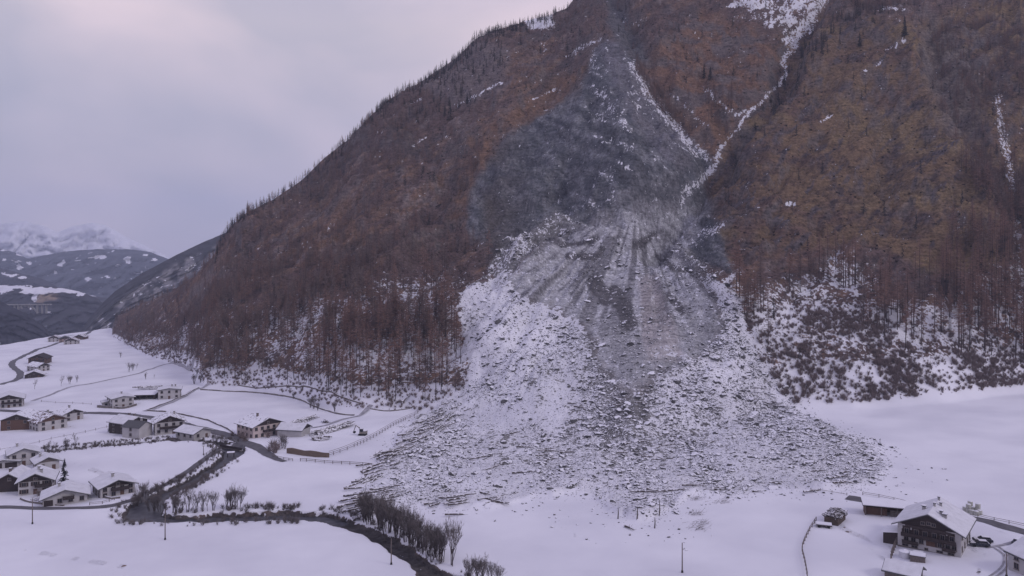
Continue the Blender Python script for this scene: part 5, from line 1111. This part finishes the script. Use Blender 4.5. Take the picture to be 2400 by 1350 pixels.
# --- bridge near the junction
def bridge():
    a, b = at(538, 1052), at(566, 1046); c = (a + b) / 2; th = math.atan2(b.y - a.y, b.x - a.x); r = empty('bridge', c, th, 'small dark road bridge over the river at the junction', 'bridge')
    d = MB(); d.box(0, 0, .05, 13, 5, .5); d.build('deck', M['stone'], r)
    for sy in (-1, 1): q = MB(); q.box(0, sy * 2.5, .8, 13, .2, 1.0); q.build('parapet', M['wood'], r)
    for sx in (-1, 1): q = MB(); q.box(sx * 6, 0, -1.2, 1.2, 5.4, 2.6); q.build('abutment', M['stone'], r)
bridge()
r = empty('roofed_shelter', at(541, 1074), R(15), 'tiny roofed shelter on posts beside the bridge', 'shelter'); b = MB(); b.box(0, 0, 2.3, 3.0, 2.4, .15, 0); b.box(0, 0, 2.48, 2.9, 2.3, .2, 1); b.build('roof', [M['wood'], M['snow']], r)
for sx in (-1, 1):
    for sy in (-1, 1): b = MB(); b.box(sx * 1.2, sy * .9, 1, .18, .18, 2.6); b.build('post', M['wood'], r)
# --- far viaduct
def viaduct():
    D_ = 1950; z = -D_ * (714 - HY) / F; x0, x1 = (0 - CX) / F * D_, (108 - CX) / F * D_
    r = empty('viaduct', ((x0 + x1) / 2, D_, z), R(4), 'far concrete arch bridge across the wooded ravine', 'bridge'); W2 = (x1 - x0) / 2
    b = MB(); b.box(-20, 0, 0, 2 * W2 + 60, 9, 2.2); b.build('deck', M['concrete'], r)
    b = MB(); pts = [(W2 * (-.35 + .95 * t) , 0, -20 + 18 * math.sin(math.pi * t) ** .8) for t in np.linspace(0, 1, 15)]; b.tube(pts, [2.2] * 15, 6); b.build('arch', M['concrete'], r)
    for t in (-.9, -.6, -.35, -.2, -.05, .1, .25, .4, .6, .8, .98):
        b = MB(); hh = 22 if (t < -.3 or t > .55) else 4 + 34 * abs(t - .13); b.box(t * W2, 0, -hh / 2, 2.4, 6, hh); b.build('pier', M['concrete'], r)
viaduct()
# --- excavator, mounds and log heaps on the level meadow
def excavator():
    p = at(850, 1020); r = empty('excavator', p, R(170), 'small excavator with raised folded arm parked on the snowy meadow', 'excavator')
    for sy in (-1, 1): b = MB(); b.extr([(-1.7, .1), (-1.4, 0), (1.4, 0), (1.7, .1), (1.8, .4), (1.5, .8), (-1.5, .8), (-1.8, .4)][::-1], sy * 1.0 - .25, sy * 1.0 + .25); b.build('track', M['dark'], r)
    b = MB(); b.box(-.3, 0, 1.25, 3.0, 2.3, .8); b.box(-1.3, 0, 1.8, 1.1, 2.2, .5); b.build('body', M['exc'], r)
    b = MB(); b.box(.4, .55, 2.2, 1.4, 1.1, 1.4, 0); b.box(.4, .55, 2.95, 1.5, 1.2, .12, 1); b.build('cab', [M['glass'], M['exc']], r)
    b = MB(); b.tube([(1.0, -.2, 1.5), (1.8, -.2, 3.4), (3.2, -.2, 4.2)], [.28, .3, .22], 6); b.build('boom', M['exc'], r)
    b = MB(); b.tube([(3.2, -.2, 4.3), (4.2, -.2, 1.6)], [.24, .16], 6); b.build('stick', M['exc'], r)
    b = MB(); b.extr([(3.6, 1.6), (4.4, 1.5), (4.4, .9), (3.8, .6), (3.3, 1.0)][::-1], -.7, .3); b.build('bucket', M['dark'], r)
excavator()
def heap(label, px, py, th, L_, Wd, Hh, n=60, m='log', seed=1, name='log_pile', cat='log pile'):
    random.seed(seed); p = at(px, py); r = empty(name, p, R(th), label, cat); b = MB()
    for _ in range(n):
        x = random.uniform(-.5, .5) * L_ * .75; y = random.gauss(0, .25) * Wd; z = max(.15, Hh * (1 - (2 * y / Wd) ** 2) * random.uniform(.3, 1)); l_ = random.uniform(.12, .3) * L_; a = random.gauss(0, .10)
        b.tube([(x - l_ * math.cos(a), y - l_ * math.sin(a), z), (x + l_ * math.cos(a), y + l_ * math.sin(a), z + random.uniform(-.2, .2))], [.22, .18], 5)
    b.build('logs', M['log'], r); return r
heap('long pile of felled trunks on the snow behind the white barn', 703, 990, 66, 22, 4.2, 1.6, 70, seed=5)
heap('largest pile of felled trunks in the level meadow near the excavator', 782, 1008, 62, 24, 6, 2.2, 110, seed=6)
heap('short stub of trunks at the upper end of the largest pile', 763, 990, 110, 7, 3, 1.4, 30, seed=7)
heap('small dark mound of cut brush between the barn and the excavator', 751, 1030, 5, 7, 5, 1.6, 70, seed=8, name='brush_pile', cat='brush pile')
heap('heap of rock and snow behind the flat carport', 355, 912, 10, 18, 7, 2.2, 60, seed=9, name='brush_pile', cat='brush pile')
for k, (x_, y_, s_) in enumerate(((567, 1028, 3.2), (575, 1034, 3), (640, 1050, 3.2), (650, 1054, 3.5), (645, 1062, 3), (632, 1058, 2.5), (628, 1026, 2.2), (290, 1140, 3), (306, 1144, 2.6), (545, 1022, 2), (92, 1162, 2), (110, 1172, 2), (236, 1120, 1))):
    o = link_mesh('shrub', BUm[k % 4], None, at(x_, y_)); o.scale = [s_ * .55] * 3; tag(o, 'dark garden bush beside the village houses', 'bush', 'garden bushes of the village')
for k, (x_, y_, th, L2, W2, H2, lb) in enumerate(((84, 958, 0, 9, 5, 1.2, ''), )): pass

# ------------------------------------------------------------------ air
hb = MB(); hb.box(0, 5300, 0, 30000, 12000, 1); me = hb.mesh('haze', [])
zlo, zhi = -1150., 760.
for v in me.vertices: v.co.z = zhi if v.co.z > 0 else zlo
mh = bpy.data.materials.new('haze'); mh.use_nodes = True; t = mh.node_tree; t.nodes.clear(); o_ = t.nodes.new('ShaderNodeOutputMaterial'); pv = t.nodes.new('ShaderNodeVolumePrincipled')
pv.inputs['Density'].default_value = .00009; pv.inputs['Color'].default_value = (.72, .80, 1, 1); pv.inputs['Anisotropy'].default_value = 0
t.links.new(pv.outputs[0], o_.inputs['Volume']); me.materials.append(mh); hz_o = link_mesh('haze', me); tag(hz_o, 'thin bluish winter haze filling the valley', None, None, 'stuff')
